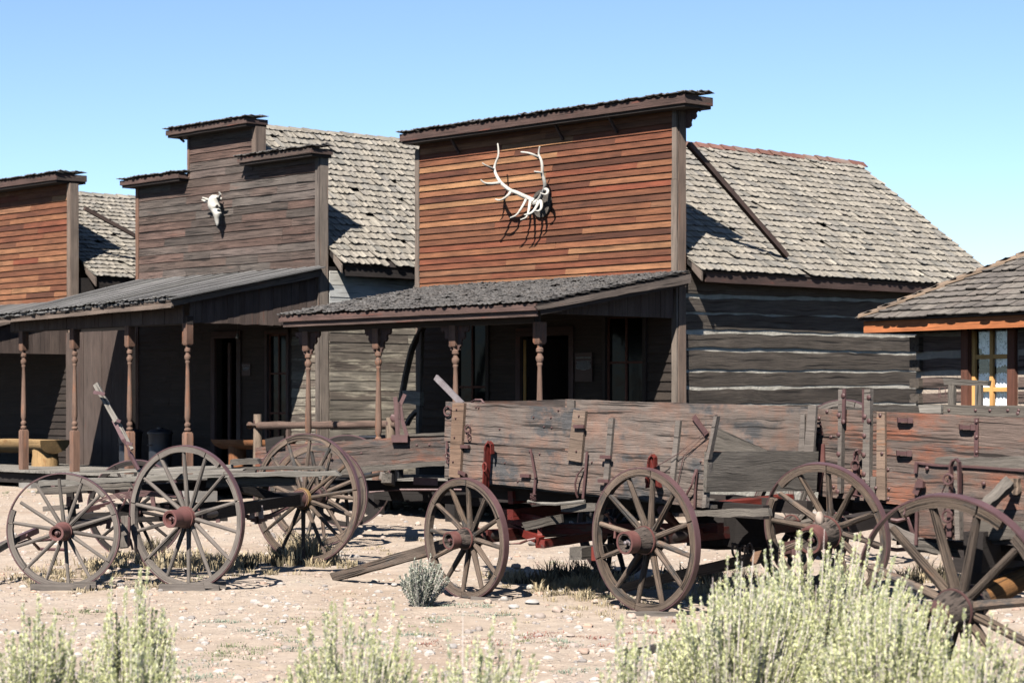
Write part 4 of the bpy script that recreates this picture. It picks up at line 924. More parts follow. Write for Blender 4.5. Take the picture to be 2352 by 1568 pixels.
def bench(name,label,x0,x1,leg,ytop,ybot,yfoot,p,mat):
    PB=Pl(S(0,p,0).x,S(0,p,0).y,47.79)
    a=PB.pt(x0,ytop); b=PB.pt(x1,ytop); zt=(a.z+b.z)/2; a.z=b.z=zt; r=zt-PB.pt(x0,ybot).z; fl=.62
    o=thing(name,(a+b)/2-Z*(zt-fl),label,'bench')
    def seat(mb):
        vs=[];gs=[];K=12; d=(b-a).normalized()
        for k,cn in enumerate([a+(b-a)*i/8 for i in range(9)]):
            for j in range(K+1):
                th=pi*j/K; e=R.uniform(-.004,.004); off=d*(-.10*sin(th) if k==8 else (.10*sin(th) if k==0 else 0))
                vs.append(cn+PB.n*cos(th)*(r*1.25+e)-Z*sin(th)*(r+e)+off); gs.append((k*.3,cos(th)*r,sin(th)*r))
        fs=[]
        for k in range(8):
            o_=k*(K+1)
            for j in range(K): fs.append((o_+j,o_+j+1,o_+K+2+j,o_+K+1+j))
            fs.append((o_+K,o_,o_+K+1,o_+2*K+1))
        fs.append(tuple(range(K,-1,-1))); fs.append(tuple(8*(K+1)+j for j in range(K+1)))
        mb.add(vs,fs,gs)
    P(o,'seat',mat,seat,True)
    for lx in leg:
        c=PB.pt(lx,ytop); c.z=fl
        P(o,'leg',mat,lambda mb: mb.lathe(c,Z,[(r*1.0,0),(r*.98,.1),(r*.92,.2),(r*.95,zt-fl-r*.35)],16),True)
bench('log_bench','pale yellow half log bench on a stump leg on the far left porch',-80,128,(104,-40),1008,1036,1064,1.5,'yellow_log')
bench('log_bench','reddish brown half log bench in the shade by the store door',506,660,(545,640),1010,1030,1070,1.9,'brown_log')
def can(px,py,label):
    PB=Pl(S(0,1.9,0).x,S(0,1.9,0).y,47.79); b=PB.pt(px,1000); b.z=.62
    o=thing('trash_can',b,label,'trash can','dark cans on the store porch')
    P(o,'body','dark_can',lambda mb: mb.lathe(b,Z,[(.19,0),(.20,.04),(.205,.3),(.205,.33),(.2,.34),(.215,.62),(.225,.64)],22),True)
    P(o,'lid','dark_can',lambda mb: mb.lathe(b+Z*.64,Z,[(.235,0),(.235,.03),(.18,.07),(.06,.09),(.06,.12),(.02,.125)],22),True)
    P(o,'handle','dark_iron',lambda mb: mb.tube([b+FN*.21+U*-.05+Z*.45,b+FN*.25+U*-.04+Z*.44,b+FN*.25+U*.04+Z*.44,b+FN*.21+U*.05+Z*.45],.008,6))
can(299,1000,'dark metal trash can behind the second turned post from the right of the store'); can(368,1000,'dark metal trash can between the two right posts of the store porch')
def rail():
    a=at(573,977,36.9); b=at(912,974,34.0)
    o=thing('hitching_rail',V((b.x,b.y,gz(b.x,b.y))),'rough log hitching rail wired on two posts in front of the porches','hitching rail')
    def lg(mb):
        n=14; pts=[a.lerp(b,i/n)+Z*R.uniform(-.008,.008) for i in range(n+1)]; mb.tube(pts,[.062+R.uniform(-.006,.006) for _ in pts],10)
    P(o,'rail','rail_log',lg,True)
    for px,Y,h in ((592,36.8,1.44),(897,34.1,1.40)):
        q=at(px,1000,Y); z=gz(q.x,q.y)-.05
        P(o,'post','post_log',lambda mb: mb.tube([V((q.x,q.y,z+i*.24)) for i in range(7)],[.088-.003*i+R.uniform(-.003,.003) for i in range(7)],12),True)
        P(o,'wire','rust_iron',lambda mb: mb.ring(V((q.x,q.y,1.50)),V((.67,-.74,0))*0+Z,V((.74,.67,0)),U,.068,.075,-.012,.012,seg=18))
rail()

# ================================================================== WAGON PARTS
def wheel(par,px,py,Y,dia,th,tilt=0,ns=12,hub=(.10,.26,.12),flip=False,gaps=(),wood_='wheel_wood',hm='hub_wood',nose='red_iron',fel=.062,fw=.05,tw=.058,phase=0,spr=.021,cup=True,nut='rust_iron',skip=(),dish=.05,ctr=None,band=True,lab=None):
    """spoked wagon wheel: wooden rim with iron tyre, turned hub with iron bands and separate tapering spokes"""
    t=radians(th); a=V((cos(t),-sin(t),0)); n0=V((-sin(t),-cos(t),0)); ti=radians(tilt)
    n=n0*cos(ti)-Z*sin(ti); b=Z*cos(ti)+n0*sin(ti)
    if flip: n=-n; a=-a
    C=at(px,py,Y) if ctr is None else V(ctr); Rr=dia/2
    segs=[];k=0
    def felloes(mb):
        nf=ns//2; st=360/nf
        for i in range(nf):
            A0=phase+i*st+st/4+.5; A1=A0+st-1.0
            sg=[(A0,A1)]
            for g0,g1 in gaps:
                new=[]
                for s0,s1 in sg:
                    for sh in (-360,0,360):
                        pass
                    m0=(s0%360); m1=m0+(s1-s0); G0=g0%360; G1=G0+(g1-g0); done=False
                    for sh in (-360,0,360):
                        x0,x1=G0+sh,G1+sh
                        if x1>m0 and x0<m1:
                            if x0>m0+.5: new.append((m0,x0))
                            if x1<m1-.5: new.append((x1,m1))
                            done=True; break
                    if not done: new.append((s0,s1))
                sg=new
            for s0,s1 in sg:
                j=R.uniform(-.003,.003)
                mb.ring(C,a,b,n,Rr-.012-fel+j,Rr-.013,-fw/2+j,fw/2+j,s0,s1,max(2,int((s1-s0)/6)),.0025)
    w=P(par,'wheel',wood_,felloes)
    if lab: w['label']=lab
    P(w,'tyre','tyre_iron',lambda mb: mb.ring(C,a,b,n,Rr-.011,Rr,-tw/2,tw/2,seg=72),True)
    hr,ho,hi=hub; H=C-n*dish
    def hb(mb):
        pr=[(hr*.78,-hi),(hr*.95,-hi*.6),(hr*1.04,-.05),(hr*1.06,0),(hr*1.04,.05),(hr*.90,ho*.45),(hr*.80,ho*.6),(hr*.76,ho*.92)]
        if cup: pr+=[(hr*.75,ho*.99),(hr*.58,ho*.985),(hr*.48,ho*.70),(hr*.1,ho*.66)]
        else: pr+=[(hr*.7,ho)]
        mb.lathe(H,n,pr,24,.4,a)
    hbo=P(w,'hub',hm,hb,True)
    if band:
        def bd(mb):
            mb.ring(H,a,b,n,hr*.70,hr*.85,ho*.66,ho*1.005,seg=26)
            for h in (-.065,.06): mb.ring(H,a,b,n,hr*.98,hr*1.085,h-.008,h+.008,seg=26)
        P(w,'hub_band',nose,bd,True)
    P(w,'axle_nut',nut,lambda mb:(mb.lathe(H,n,[(.032,ho*.6),(.032,ho*.86),(.02,ho*.88)],6,x=a),mb.lathe(H,n,[(.017,ho*.85),(.017,ho*.99),(.008,ho*1.01)],10,x=a)))
    P(w,'axle_arm','dark_iron',lambda mb: mb.lathe(H,-n,[(.04,hi*.6),(.045,hi+.2),(.03,hi+.3)],10,x=a),True)
    for i in range(ns):
        if i in skip: continue
        A=radians(phase+i*360/ns+ (180/ns)); d=a*cos(A)+b*sin(A)
        def sp(mb):
            tg=n.cross(d); q=[]; p0=H+d*hr*.9; p1=C+d*(Rr-.013-fel+.004)
            vs=[];gs=[];fs=[];K=6
            e=tg*R.uniform(-.012,.012)
            for s_ in range(7):
                f=s_/6; c=p0.lerp(p1,f)+e*f; wd=spr*(1.25-.30*f) if f<.85 else spr*.98; dp=spr*(1.55-.55*f)
                if f<.12: wd=spr*1.3; dp=spr*1.7
                for j in range(8):
                    an=2*pi*j/8; vs.append(c+tg*cos(an)*wd+n*sin(an)*dp); gs.append((f*Rr,cos(an)*wd,sin(an)*dp))
            for s_ in range(6):
                for j in range(8): fs.append((s_*8+j,s_*8+(j+1)%8,s_*8+8+(j+1)%8,s_*8+8+j))
            fs.append(tuple(range(7,-1,-1))); fs.append(tuple(48+j for j in range(8)))
            mb.add(vs,fs,gs)
        P(w,'spoke',wood_,sp,True)
    return C,n,w
def bolt(mb,p,n,r=.014):
    mb.piece('bolt')
    mb.lathe(p,n,[(r,0),(r,.008),(r*.5,.014)],8); mb.cur=None
def strap(mb,pl,pts,w,off,th=.010,tap=None):
    mb.piece('iron_strap')
    for (x0,y0),(x1,y1) in zip(pts,pts[1:]):
        a=pl.pt(x0,y0,off); b=pl.pt(x1,y1,off); mb.bar(a,b+(b-a).normalized()*w*.15,w,th,pl.n.cross((b-a).normalized()))
    mb.cur=None
def chainring(mb,pl,px,py,off,r=.035,w=.007,ax=None,flat=1):
    mb.piece('ring')
    c=pl.pt(px,py,off); x=pl.d if ax is None else ax
    pts=[c+x*cos(2*pi*i/16)*r*flat+Z*sin(2*pi*i/16)*r for i in range(17)]; mb.tube(pts,w,6); mb.cur=None
# ------------------------------------------------------------------ WAGON C (middle)
def wagon_mid():
    o=thing('farm_wagon',(.9,20.6,0),'long weathered wagon box with faded orange planks and red running gear','wagon')
    W=lambda *a,**k: wheel(o,*a,**k)
    c1=W(1070,1236,20.5,1.115,47.6,3,12,hub=(.095,.26,.14),hm='hub_wood',nose='red_iron',fel=.056,fw=.055,phase=8,spr=.021)
    c2=W(1482,1240,19.2,1.25,48.0,3,12,hub=(.115,.30,.15),nose='red_iron',fel=.060,fw=.06,phase=3,spr=.0225,nut='pale_iron')
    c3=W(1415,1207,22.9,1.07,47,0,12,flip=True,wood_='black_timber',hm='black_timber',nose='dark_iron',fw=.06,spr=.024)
    c4=W(1835,1205,21.9,1.22,47,0,12,flip=True,wood_='wheel_grey',fw=.06,spr=.025)
    p=Pl(-.27,20.8,42.2); n=p.n
    def q(nm,mat,c,off=0,th=.03,seg=10,rag=.004,end=.004,lab=None):
        return P(o,nm,mat,lambda mb: p.quad(mb,c,off,th,seg,rag,end),label=lab)
    P(o,'side_plank','wagon_plank',lambda mb: p.quad(mb,[(1025,922),(1643,952),(1619,1049),(1022,1013)],0,.035,26,.004,.02,.4))
    P(o,'side_plank','wagon_plank',lambda mb: p.quad(mb,[(1022,1016),(1620,1053),(1614,1165),(1021,1097)],0,.035,26,.005,.008,.6))
    far=Pl(-.27+1.09,20.8+1.2,42.2)
    P(o,'far_side_plank','wagon_plank',lambda mb: far.quad(mb,[(1298,916),(1872,935),(1868,1036),(1298,1018)],0,.035,24,.004,.015,.5))
    P(o,'far_side_plank','wagon_plank',lambda mb: far.quad(mb,[(1298,1020),(1868,1038),(1866,1125),(1298,1110)],0,.035,24,.004,.01,.7))
    P(o,'far_stake','wheel_grey',lambda mb:(far.quad(mb,[(1302,918),(1319,919),(1317,1000),(1300,1000)],.03,.03,3),far.quad(mb,[(1856,931),(1875,932),(1868,1036),(1847,1036)],.04,.03,5,.003),far.quad(mb,[(1839,951),(1848,951),(1847,1036),(1833,1036)],.035,.02,4)))
    # end gate at the right, front board at the left
    eg=Pl(p.pt(1625,1100).x,p.pt(1625,1100).y,-47.8); eg2=Pl(p.pt(1032,1000).x,p.pt(1032,1000).y,-47.8)
    P(o,'tail_board','wagon_grey',lambda mb: eg.quad(mb,[(1626,1036),(1880,1036),(1876,1127),(1622,1129)],.02,.035,14,.003,.003,.4))
    P(o,'front_board','wagon_plank',lambda mb: eg2.quad(mb,[(1034,924),(1300,917),(1300,1090),(1032,1092)],-.02,.035,8,.003))
    P(o,'loose_board','wagon_grey',lambda mb: mb.slab(at(1640,978,19.9),at(1762,1033,19.9),at(1762,1040,19.9),at(1640,1035,19.9),V((0,.03,0)),5,.003))
    def slats(mb):
        a=p.pt(1022,1100,-.04); 
        for i in range(13):
            x=.0+i*.0
        for k in range(11):
            f=k/10; L_=p.pt(1025,1096,-.03-.145*k); R_=p.pt(1616,1160,-.03-.145*k); L_.z=1.10;R_.z=.93
            e=R_+(R_-L_).normalized()*R.uniform(.0,.12); mb.slab(L_,e,e-n*.135,L_-n*.135,-Z*.03,14,.004,.03)
    P(o,'floor_boards','wagon_grey',slats)
    P(o,'stake','stake_wood',lambda mb: p.quad(mb,[(1039,926),(1066,926),(1055,1096),(1031,1094)],.035,.032,8,.003,.004,.5))
    P(o,'stake','stake_wood',lambda mb: p.quad(mb,[(1317,941),(1345,944),(1334,1062),(1303,1056)],.035,.03,6,.003,.004,.9))
    P(o,'stake','wheel_grey',lambda mb: p.quad(mb,[(1398,960),(1408,960),(1396,1108),(1385,1107)],.03,.03,6,.002))
    P(o,'stake','wheel_grey',lambda mb: p.quad(mb,[(1551,965),(1561,966),(1547,1108),(1536,1107)],.03,.03,6,.002))
    P(o,'stake','wheel_grey',lambda mb: p.quad(mb,[(1640,955),(1646,956),(1628,1056),(1619,1056)],.03,.05,6,.002))
    P(o,'stake','wheel_grey',lambda mb: p.quad(mb,[(1619,1062),(1627,1062),(1620,1166),(1612,1166)],.02,.05,6,.004))
    def iron(mb):
        strap(mb,p,[(1593,956),(1623,996)],.045,.02,.012)
        strap(mb,p,[(1218.5,1031),(1230,1096)],.022,.045); strap(mb,p,[(1230,1096),(1227,1133)],.026,.03)
        strap(mb,p,[(1348.5,1037),(1344,1090),(1339,1143)],.024,.03)
        for x,y in ((1391,1049),(1386,1104),(1330,979)): 
            c=p.pt(x,y,.06); mb.bar(c-p.d*.06,c+p.d*.06,.03,.02,Z)
        c=p.pt(1207,1092,.02); mb.bar(c-p.d*.055,c+p.d*.055,.03,.03,Z)
        c=p.pt(1068,1025,.03); mb.bar(c-p.d*.05,c+p.d*.05,.03,.03,Z)
        c=p.pt(1063,1083,.03); mb.bar(c-p.d*.05,c+p.d*.04-Z*.03,.03,.03,Z)
        mb.tube([p.pt(1340,1073,.03),p.pt(1326,1090,.07),p.pt(1321,1110,.08),p.pt(1323,1132,.05),p.pt(1327,1142,.03)],.010,6)
        mb.tube([p.pt(1636+0,1076-70,.03) if 0 else p.pt(1599,1078,.03),p.pt(1594,1093,.06),p.pt(1589,1113,.08),p.pt(1577,1135,.06),p.pt(1573,1153,.04)],.011,6)
        strap(mb,p,[(1601,1077),(1597,1120),(1595,1168)],.02,.03)
        chainring(mb,p,1074,984,.02,.034,.007); chainring(mb,p,1077,1002,.02,.030,.006,flat=.7); chainring(mb,p,1028,944,.02,.045,.008,flat=1)
        mb.tube([p.pt(1028,1030,.03),p.pt(1026,1012,.03),p.pt(1025,1045,.04)],.009,6); chainring(mb,p,1028,1048,.03,.035,.007,flat=.9); chainring(mb,p,1030,1056,.03,.03,.006,flat=.7)
        for x,y in ((1100,936),(1094,935),(1148,985),(1226,958),(1266,959),(1283,942),(1250,980),(1268,982),(1217,1036),(1240,1042),(1160,1063),(1190,1105),(1330,955),(1324,1036),(1360,1061),(1049,940),(1047,960),(1044,1004),(1041,1060),(1610,1060)): bolt(mb,p.pt(x,y,.0 if x not in (1049,1047,1044,1041,1330,1324) else .036),n,.009)
        mb.tube([p.pt(1082,924,-.1),p.pt(1092,918,-.1),p.pt(1106,918,-.1),p.pt(1112,924,-.1),p.pt(1100,928,-.1),p.pt(1085,926,-.1)],.012,6)
    P(o,'irons','rust_iron',iron,True)
    P(o,'wire','rust_iron',lambda mb:(mb.tube([p.pt(1623,990,.06),p.pt(1560,1040,.05),p.pt(1488,1082,.10)],.004,5),mb.tube([p.pt(1623,996,.03),p.pt(1570,1046,.03),p.pt(1554,1120,.02)],.004,5),[mb.tube([p.pt(1224+R.uniform(-8,8),1140+R.uniform(-8,20),.05+R.uniform(-.03,.03)) for _ in range(5)],.003,4) for _ in range(9)]))
    P(o,'lever','pale_iron',lambda mb: mb.bar(p.pt(1001,866,-.15),p.pt(1062,928,-.12),.055,.025,n.cross(Z)))
    P(o,'lever_back','wheel_grey',lambda mb: mb.bar(p.pt(1010,874,-.19),p.pt(1062,928,-.16),.05,.03,n.cross(Z)))
    # red bolster standards
    def stand(mb,pts,off):
        strap(mb,p,pts,.045,off,.012)
        x,y=pts[0]; a=p.pt(x,y,off); 
    def redst(x,y0,y1,dx):
        def f(mb):
            a=p.pt(x,y0,.09); b=p.pt(x+dx,y1,.07); mb.bar(a,b,.035,.05,n.cross(Z),4,.002)
            pts=[p.pt(x-9,y1,.12),p.pt(x-5,y0+12,.12),p.pt(x-3,y0,.12),p.pt(x+3,y0-8,.11),p.pt(x+9,y0-2,.10),p.pt(x+10,y0+18,.09)]
            for u_,v_ in zip(pts,pts[1:]): mb.bar(u_,v_+(v_-u_)*.08,.045,.012,n)
            chainring(mb,p,x-8,y0+50,.14,.04,.008,flat=.6)
        P(o,'standard','red_paint',f)
    redst(1121,1022,1118,-5); redst(1496,1052,1120,18)
    # running gear
    def beam(mb,a,b,w,h,m=0): mb.bar(at(*a),at(*b),w,h,Z,5,.004,.01)
    fx=c1[0]-c1[1]*.05; nn=-c1[1]; rx=c2[0]-c2[1]*.05; rn=-c2[1]
    P(o,'axle','red_paint_shaded',lambda mb:(mb.bar(fx+nn*.15,c3[0]+Z*.0,.11,.12,Z,3,.003),mb.bar(rx+rn*.15,c4[0],.11,.13,Z,3,.003)))
    P(o,'bolster','red_paint',lambda mb:(mb.bar(fx+nn*.5+Z*.17,fx+nn*1.9+Z*.17,.10,.08,Z,4,.004),mb.bar(fx+nn*.5+Z*.33,fx+nn*1.9+Z*.33,.12,.07,Z,4,.004),mb.bar(rx+rn*.5+Z*.20,rx+rn*1.8+Z*.20,.10,.15,Z,4,.004)))
    P(o,'reach','red_paint_shaded',lambda mb: mb.bar(fx+nn*.9+Z*.0,rx+rn*.9+Z*.02,.09,.10,Z,6,.003))
    P(o,'hound','red_paint',lambda mb:(beam(mb,(1150,1172,21.2),(1250,1192,20.7),.05,.05),beam(mb,(1140,1182,21.3),(1222,1200,21.0),.10,.05)))
    P(o,'hound','red_paint',lambda mb:(beam(mb,(1165,1205,21.3),(1243,1240,20.8),.07,.06),beam(mb,(1240,1200,20.9),(1240,1243,20.85),.04,.04),beam(mb,(1150,1195,21.5),(1170,1225,21.4),.10,.06)))
    P(o,'brake_beam','red_paint',lambda mb: beam(mb,(1240,1249,20.8),(1385,1226,21.6),.075,.10))
    P(o,'brake_block','wagon_grey',lambda mb:(beam(mb,(1322,1271,20.0),(1400,1262,20.6),.11,.12),))
    P(o,'brake_shoe','red_paint',lambda mb: mb.bar(at(1367,1255,20.0),at(1367,1286,20.0),.07,.09,V((1,0,0))))
    P(o,'rod','red_iron',lambda mb:(mb.tube([at(1150,1250,21),at(1195,1247,20.9),at(1212,1240,20.8),at(1230,1236,20.8)],.012,6),mb.tube([at(1520,1170,19.6),at(1575,1230,20.4)],.045,8),mb.tube([at(1393,1178,20.1),at(1403,1200,20.1),at(1415,1205,20.1)],.025,7),mb.tube([at(1413,1190,20.1),at(1412,1235,20.1)],.014,6)))
    P(o,'foot_board','wagon_grey',lambda mb: mb.slab(at(1200,1199,20.0),at(1287,1182,20.3),at(1291,1199,20.3),at(1205,1218,20.0),V((.02,.06,0)),6,.004,.01))
    P(o,'side_rod','pale_plank',lambda mb: mb.tube([p.pt(1213,1151,.10),p.pt(1245,1156,.11),p.pt(1277,1157,.11),p.pt(1310,1154,.10),p.pt(1343,1150,.08)],.016,7))
    P(o,'cross_bar','wagon_grey',lambda mb:(p.quad(mb,[(1288,1159),(1368,1156),(1368,1172),(1289,1174)],.04,.10,6,.006,.01),p.quad(mb,[(1588,1172),(1765,1168),(1765,1184),(1588,1187)],.12,.05,10,.006,.01)))
    P(o,'sill','black_timber',lambda mb:(mb.bar(p.pt(1080,1125,-.3),p.pt(1760,1176,-.3),.12,.09,Z,6,.004),mb.bar(p.pt(1160,1120,-1.2),p.pt(1860,1165,-1.2),.12,.09,Z,6,.004)))
    P(o,'gear','black_timber',lambda mb:(mb.bar(at(1590,1215,20.4),at(1765,1225,20.6),.28,.24,Z,6,.02),mb.bar(at(1600,1195,20.8),at(1765,1205,20.9),.5,.10,Z,6,.02)))
    P(o,'chain','dark_iron',lambda mb:[mb.tube([at(1688+i*17+6*cos(t*pi/6),1262+ (6 if i%2 else 0)+14*sin(t*pi/6),20.1) for t in range(13)],.012,5) for i in range(3)]+[mb.tube([at(1680,1248,20.1),at(1720,1256,20.1)],.015,5)])
    # tongue on the ground
    def tg(mb):
        a=at(1042,1246,20.9); b=at(768,1336,22.5); b.z=gz(b.x,b.y)+.03; mb.bar(a,b,.11,.09,Z,10,.004,.03,w2=.085,h2=.07)
    P(o,'tongue','wheel_wood',tg)
wagon_mid()
# ------------------------------------------------------------------ WAGON D (right, orange-red box)
def wagon_right():
    o=thing('box_wagon',(3.8,19.8,0),'tall wagon box of red streaked planks with two high upright stakes','wagon')
    D=wheel(o,1898,1222,19.05,1.215,40,12,12,hub=(.135,.34,.16),hm='hub_wood',nose='red_iron',fel=.060,fw=.06,phase=6,spr=.0235,gaps=((134,150),),dish=.06)
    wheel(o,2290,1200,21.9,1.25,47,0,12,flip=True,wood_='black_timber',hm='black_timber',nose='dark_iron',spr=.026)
    p=Pl(3.0,20.3,42.2); n=p.n
    seams=[((1872,937),(2420,962)),((1878,1002),(2420,1034)),((1880,1070),(2420,1108)),((1879,1139),(2420,1196))]
    for i,((a,b),rn) in enumerate(zip(zip(seams,seams[1:]),(.3,.8,.5))):
        (x0,y0),(x1,y1)=a; (u0,v0),(u1,v1)=b
        P(o,'side_plank','wagon_red_plank',lambda mb: p.quad(mb,[(x0,y0+1),(x1,y1+1),(u1,v1-1),(u0,v0-1)],0,.035,24,.003,.01,rn))
    far=Pl(3.0+1.09,20.3+1.2,42.2)
    P(o,'far_side_plank','wagon_grey',lambda mb:(far.quad(mb,[(2112,928),(2430,933),(2430,960),(2112,958)],0,.035,14,.004,.01),far.quad(mb,[(2112,960),(2430,962),(2430,1060),(2112,1050)],0,.035,10,.003)))
    eg=Pl(p.pt(1882,1000).x,p.pt(1882,1000).y,-47.8)
    P(o,'end_board','wagon_grey',lambda mb: eg.quad(mb,[(1882,940),(2112,931),(2110,1060),(1882,1130)],-.02,.035,8,.003))
    P(o,'end_stake','pale_plank',lambda mb: far.quad(mb,[(2108,929),(2160,930),(2162,948),(2112,948)],.05,.04,3,.003))
    P(o,'stake','wheel_grey',lambda mb: p.quad(mb,[(1926,894),(1934,894),(1932,1132),(1922,1132)],.055,.055,8,.002))
    P(o,'stake_iron','rust_iron',lambda mb:(p.quad(mb,[(1934,892),(1941,893),(1939,972),(1933,972)],.055,.02,3,0),[bolt(mb,p.pt(x,y,.057),n,.022) for x,y in ((1937,908),(1927,953),(1926,997),(1926,1042),(1937,968),(1924,1128))]),True)
    P(o,'stake','wheel_grey',lambda mb: p.quad(mb,[(1984,894),(1999,893),(1996,1114),(1980,1114)],.055,.055,8,.002))
    P(o,'stake_iron','rust_iron',lambda mb:(p.quad(mb,[(1980,893),(1985,893),(1984,970),(1979,970)],.058,.02,3,0),[bolt(mb,p.pt(x,y,.057),n,.022) for x,y in ((1996,912),(1986,956),(1985,1000),(1984,1044),(1996,966),(1984,1088))]),True)
    P(o,'stake','stake_wood',lambda mb: p.quad(mb,[(2014,946),(2032,947),(2034,1148),(2012,1147)],.035,.03,8,.003,.004,.8))
    P(o,'stake','wheel_grey',lambda mb: p.quad(mb,[(1996,1094),(2010,1094),(2008,1140),(1994,1140)],.035,.03,4,.003))
    P(o,'corner_iron','red_iron',lambda mb: p.quad(mb,[(1877,1019),(1892,1019),(1894,1060),(1880,1136)],.03,.02,4,0))
    def ir(mb):
        for x,y in ((2075,965),(2218,981),(2073,1041)):
            c=p.pt(x,y,.05); mb.bar(c-p.d*.05,c+p.d*.05,.035,.025,Z); mb.bar(c-p.d*.075-n*.03,c-p.d*.045-n*.0,.05,.02,Z); mb.bar(c+p.d*.075-n*.03,c+p.d*.045,.05,.02,Z)
        strap(mb,p,[(2243,960),(2242,1047)],.040,.012); [bolt(mb,p.pt(2243,y,.02),n,.016) for y in (968,1003,1038)]
        chainring(mb,p,1879,982,.05,.042,.010,flat=.8); mb.tube([p.pt(1883,968,.03),p.pt(1886,982,.04),p.pt(1888,998,.02)],.012,6)
        for x,y in ((1882,960),(1900,945),(1909,1003),(2022,953),(2026,1041),(2040,1078),(2012,1120),(2042,1122),(2010,1136),(2040,1145),(2338,949),(1915,1118)): bolt(mb,p.pt(x,y,.0 if x<2012 or x>2032 else .036),n,.016)
        for x in (2180,2241,2274,2340,2315): bolt(mb,far.pt(x,942,.0),n,.015)
        # ratchet
        strap(mb,p,[(1966,1040),(1964,1140)],.045,.09,.02)
        pts=[p.pt(1963,1045,.12),p.pt(1966,1035,.12),p.pt(1973,1032,.11),p.pt(1976,1042,.10)]
        for u_,v_ in zip(pts,pts[1:]): mb.bar(u_,v_,.04,.012,n)
        chainring(mb,p,1964,1068,.12,.042,.009)
        mb.tube([p.pt(1970,1078,.1),p.pt(1976,1100,.1),p.pt(1968,1112,.1),p.pt(1958,1135,.1),p.pt(1980,1140,.1),p.pt(1984,1100,.08)],.013,6)
    P(o,'irons','rust_iron',ir,True)
    def fr(mb): mb.slab(far.pt(2168,869,-.3),far.pt(2270,874,-.3),far.pt(2270,886,-.3),far.pt(2168,883,-.3),-n*.06,8,.004,.015)
    P(o,'seat_rail','wagon_grey',fr)
    P(o,'seat_post','wagon_grey',lambda mb:(mb.bar(far.pt(2187,884,-.3),far.pt(2187,960,-.3),.06,.05,p.d,3,.003),mb.bar(far.pt(2249,884,-.3),far.pt(2249,960,-.3),.06,.05,p.d,3,.003)))
    P(o,'sill','black_timber',lambda mb:(mb.bar(p.pt(1885,1150,-.3),p.pt(2450,1210,-.3),.12,.10,Z,5,.004),mb.bar(p.pt(1895,1160,-1.2),p.pt(2400,1190,-1.2),.12,.10,Z,5,.004)))
    H=D[0]-D[1]*.06
    P(o,'axle','black_timber',lambda mb: mb.bar(H-D[1]*.15,H+V((1.2,1.7,.12)),.13,.14,Z,4,.006))
    P(o,'bolster','wagon_grey',lambda mb:(mb.bar(H+V((.75,1.0,.25)),H+V((1.7,2.1,.25)),.12,.14,Z,4,.01),mb.bar(at(2010,1180,20.3),at(2110,1200,20.2),.2,.12,Z,4,.01)))
    P(o,'gear','black_timber',lambda mb:(mb.bar(at(2030,1182,20.5),at(2130,1190,20.4),.22,.3,Z,4,.02),mb.bar(at(1960,1160,20.5),at(2080,1170,20.4),.08,.3,Z,4,.02),mb.bar(at(2060,1235,20.6),at(2330,1250,20.4),.10,.3,Z,6,.02)))
    P(o,'hound','wheel_grey',lambda mb:(mb.bar(at(2035,1210,19.8),at(2120,1252,19.6),.10,.06,Z,5,.006,.02),mb.bar(at(2040,1228,20.0),at(2190,1262,19.6),.06,.05,Z,5,.006,.02)))
    P(o,'spring_rod','rust_iron',lambda mb:(mb.tube([at(1990,1180,20),at(2030,1190,19.9),at(2060,1195,19.9),at(2085,1190,19.9),at(2095,1220,19.9),at(2100,1240,19.9)],.02,7),mb.tube([at(1960,1200,20),at(1985,1240,19.9),at(2010,1255,19.9),at(2060,1262,19.9),at(2120,1258,19.8)],.018,7)),True)
    P(o,'tongue','stake_wood',lambda mb: mb.bar(at(1880,1248,20.1),at(1430,1350,20.9),.12,.11,Z,9,.005,.03,w2=.08,h2=.07))
    P(o,'tongue_iron','rust_iron',lambda mb:(mb.bar(at(1850,1250,20.0),at(1795,1262,20.3),.11,.12,Z),mb.bar(at(1822,1245,20.05),at(1824,1280,20.05),.05,.1,V((1,0,0)))))
    P(o,'hub_stone','stone_mix',lambda mb: mb.blob(at(1882,1190,18.95)+V((0,.0,.0)),.04,.045,.06,10,7,.14),True)
wagon_right()
a_=at(1830,1386,19.05); b_=at(1960,1386,19.0); a_.z=b_.z=gz(b_.x,b_.y)+.035
mb=MB(); mb.bar(a_,b_,.18,.075,V((0,1,0)),6,.003,.01); tag(mb.build('ground_board','wheel_grey',None,origin=(a_+b_)/2),'grey board under the big hubbed wheel behind the largest sagebrush','board')
# wheel standing behind
q=thing('wagon_wheel',(3.6,24.2,.05),'top of an iron tyred wheel showing above the red streaked box between its tall stakes','wheel')
wheel(q,1937,1052,24.0,1.26,38,0,12,wood_='wheel_grey',fel=.06)
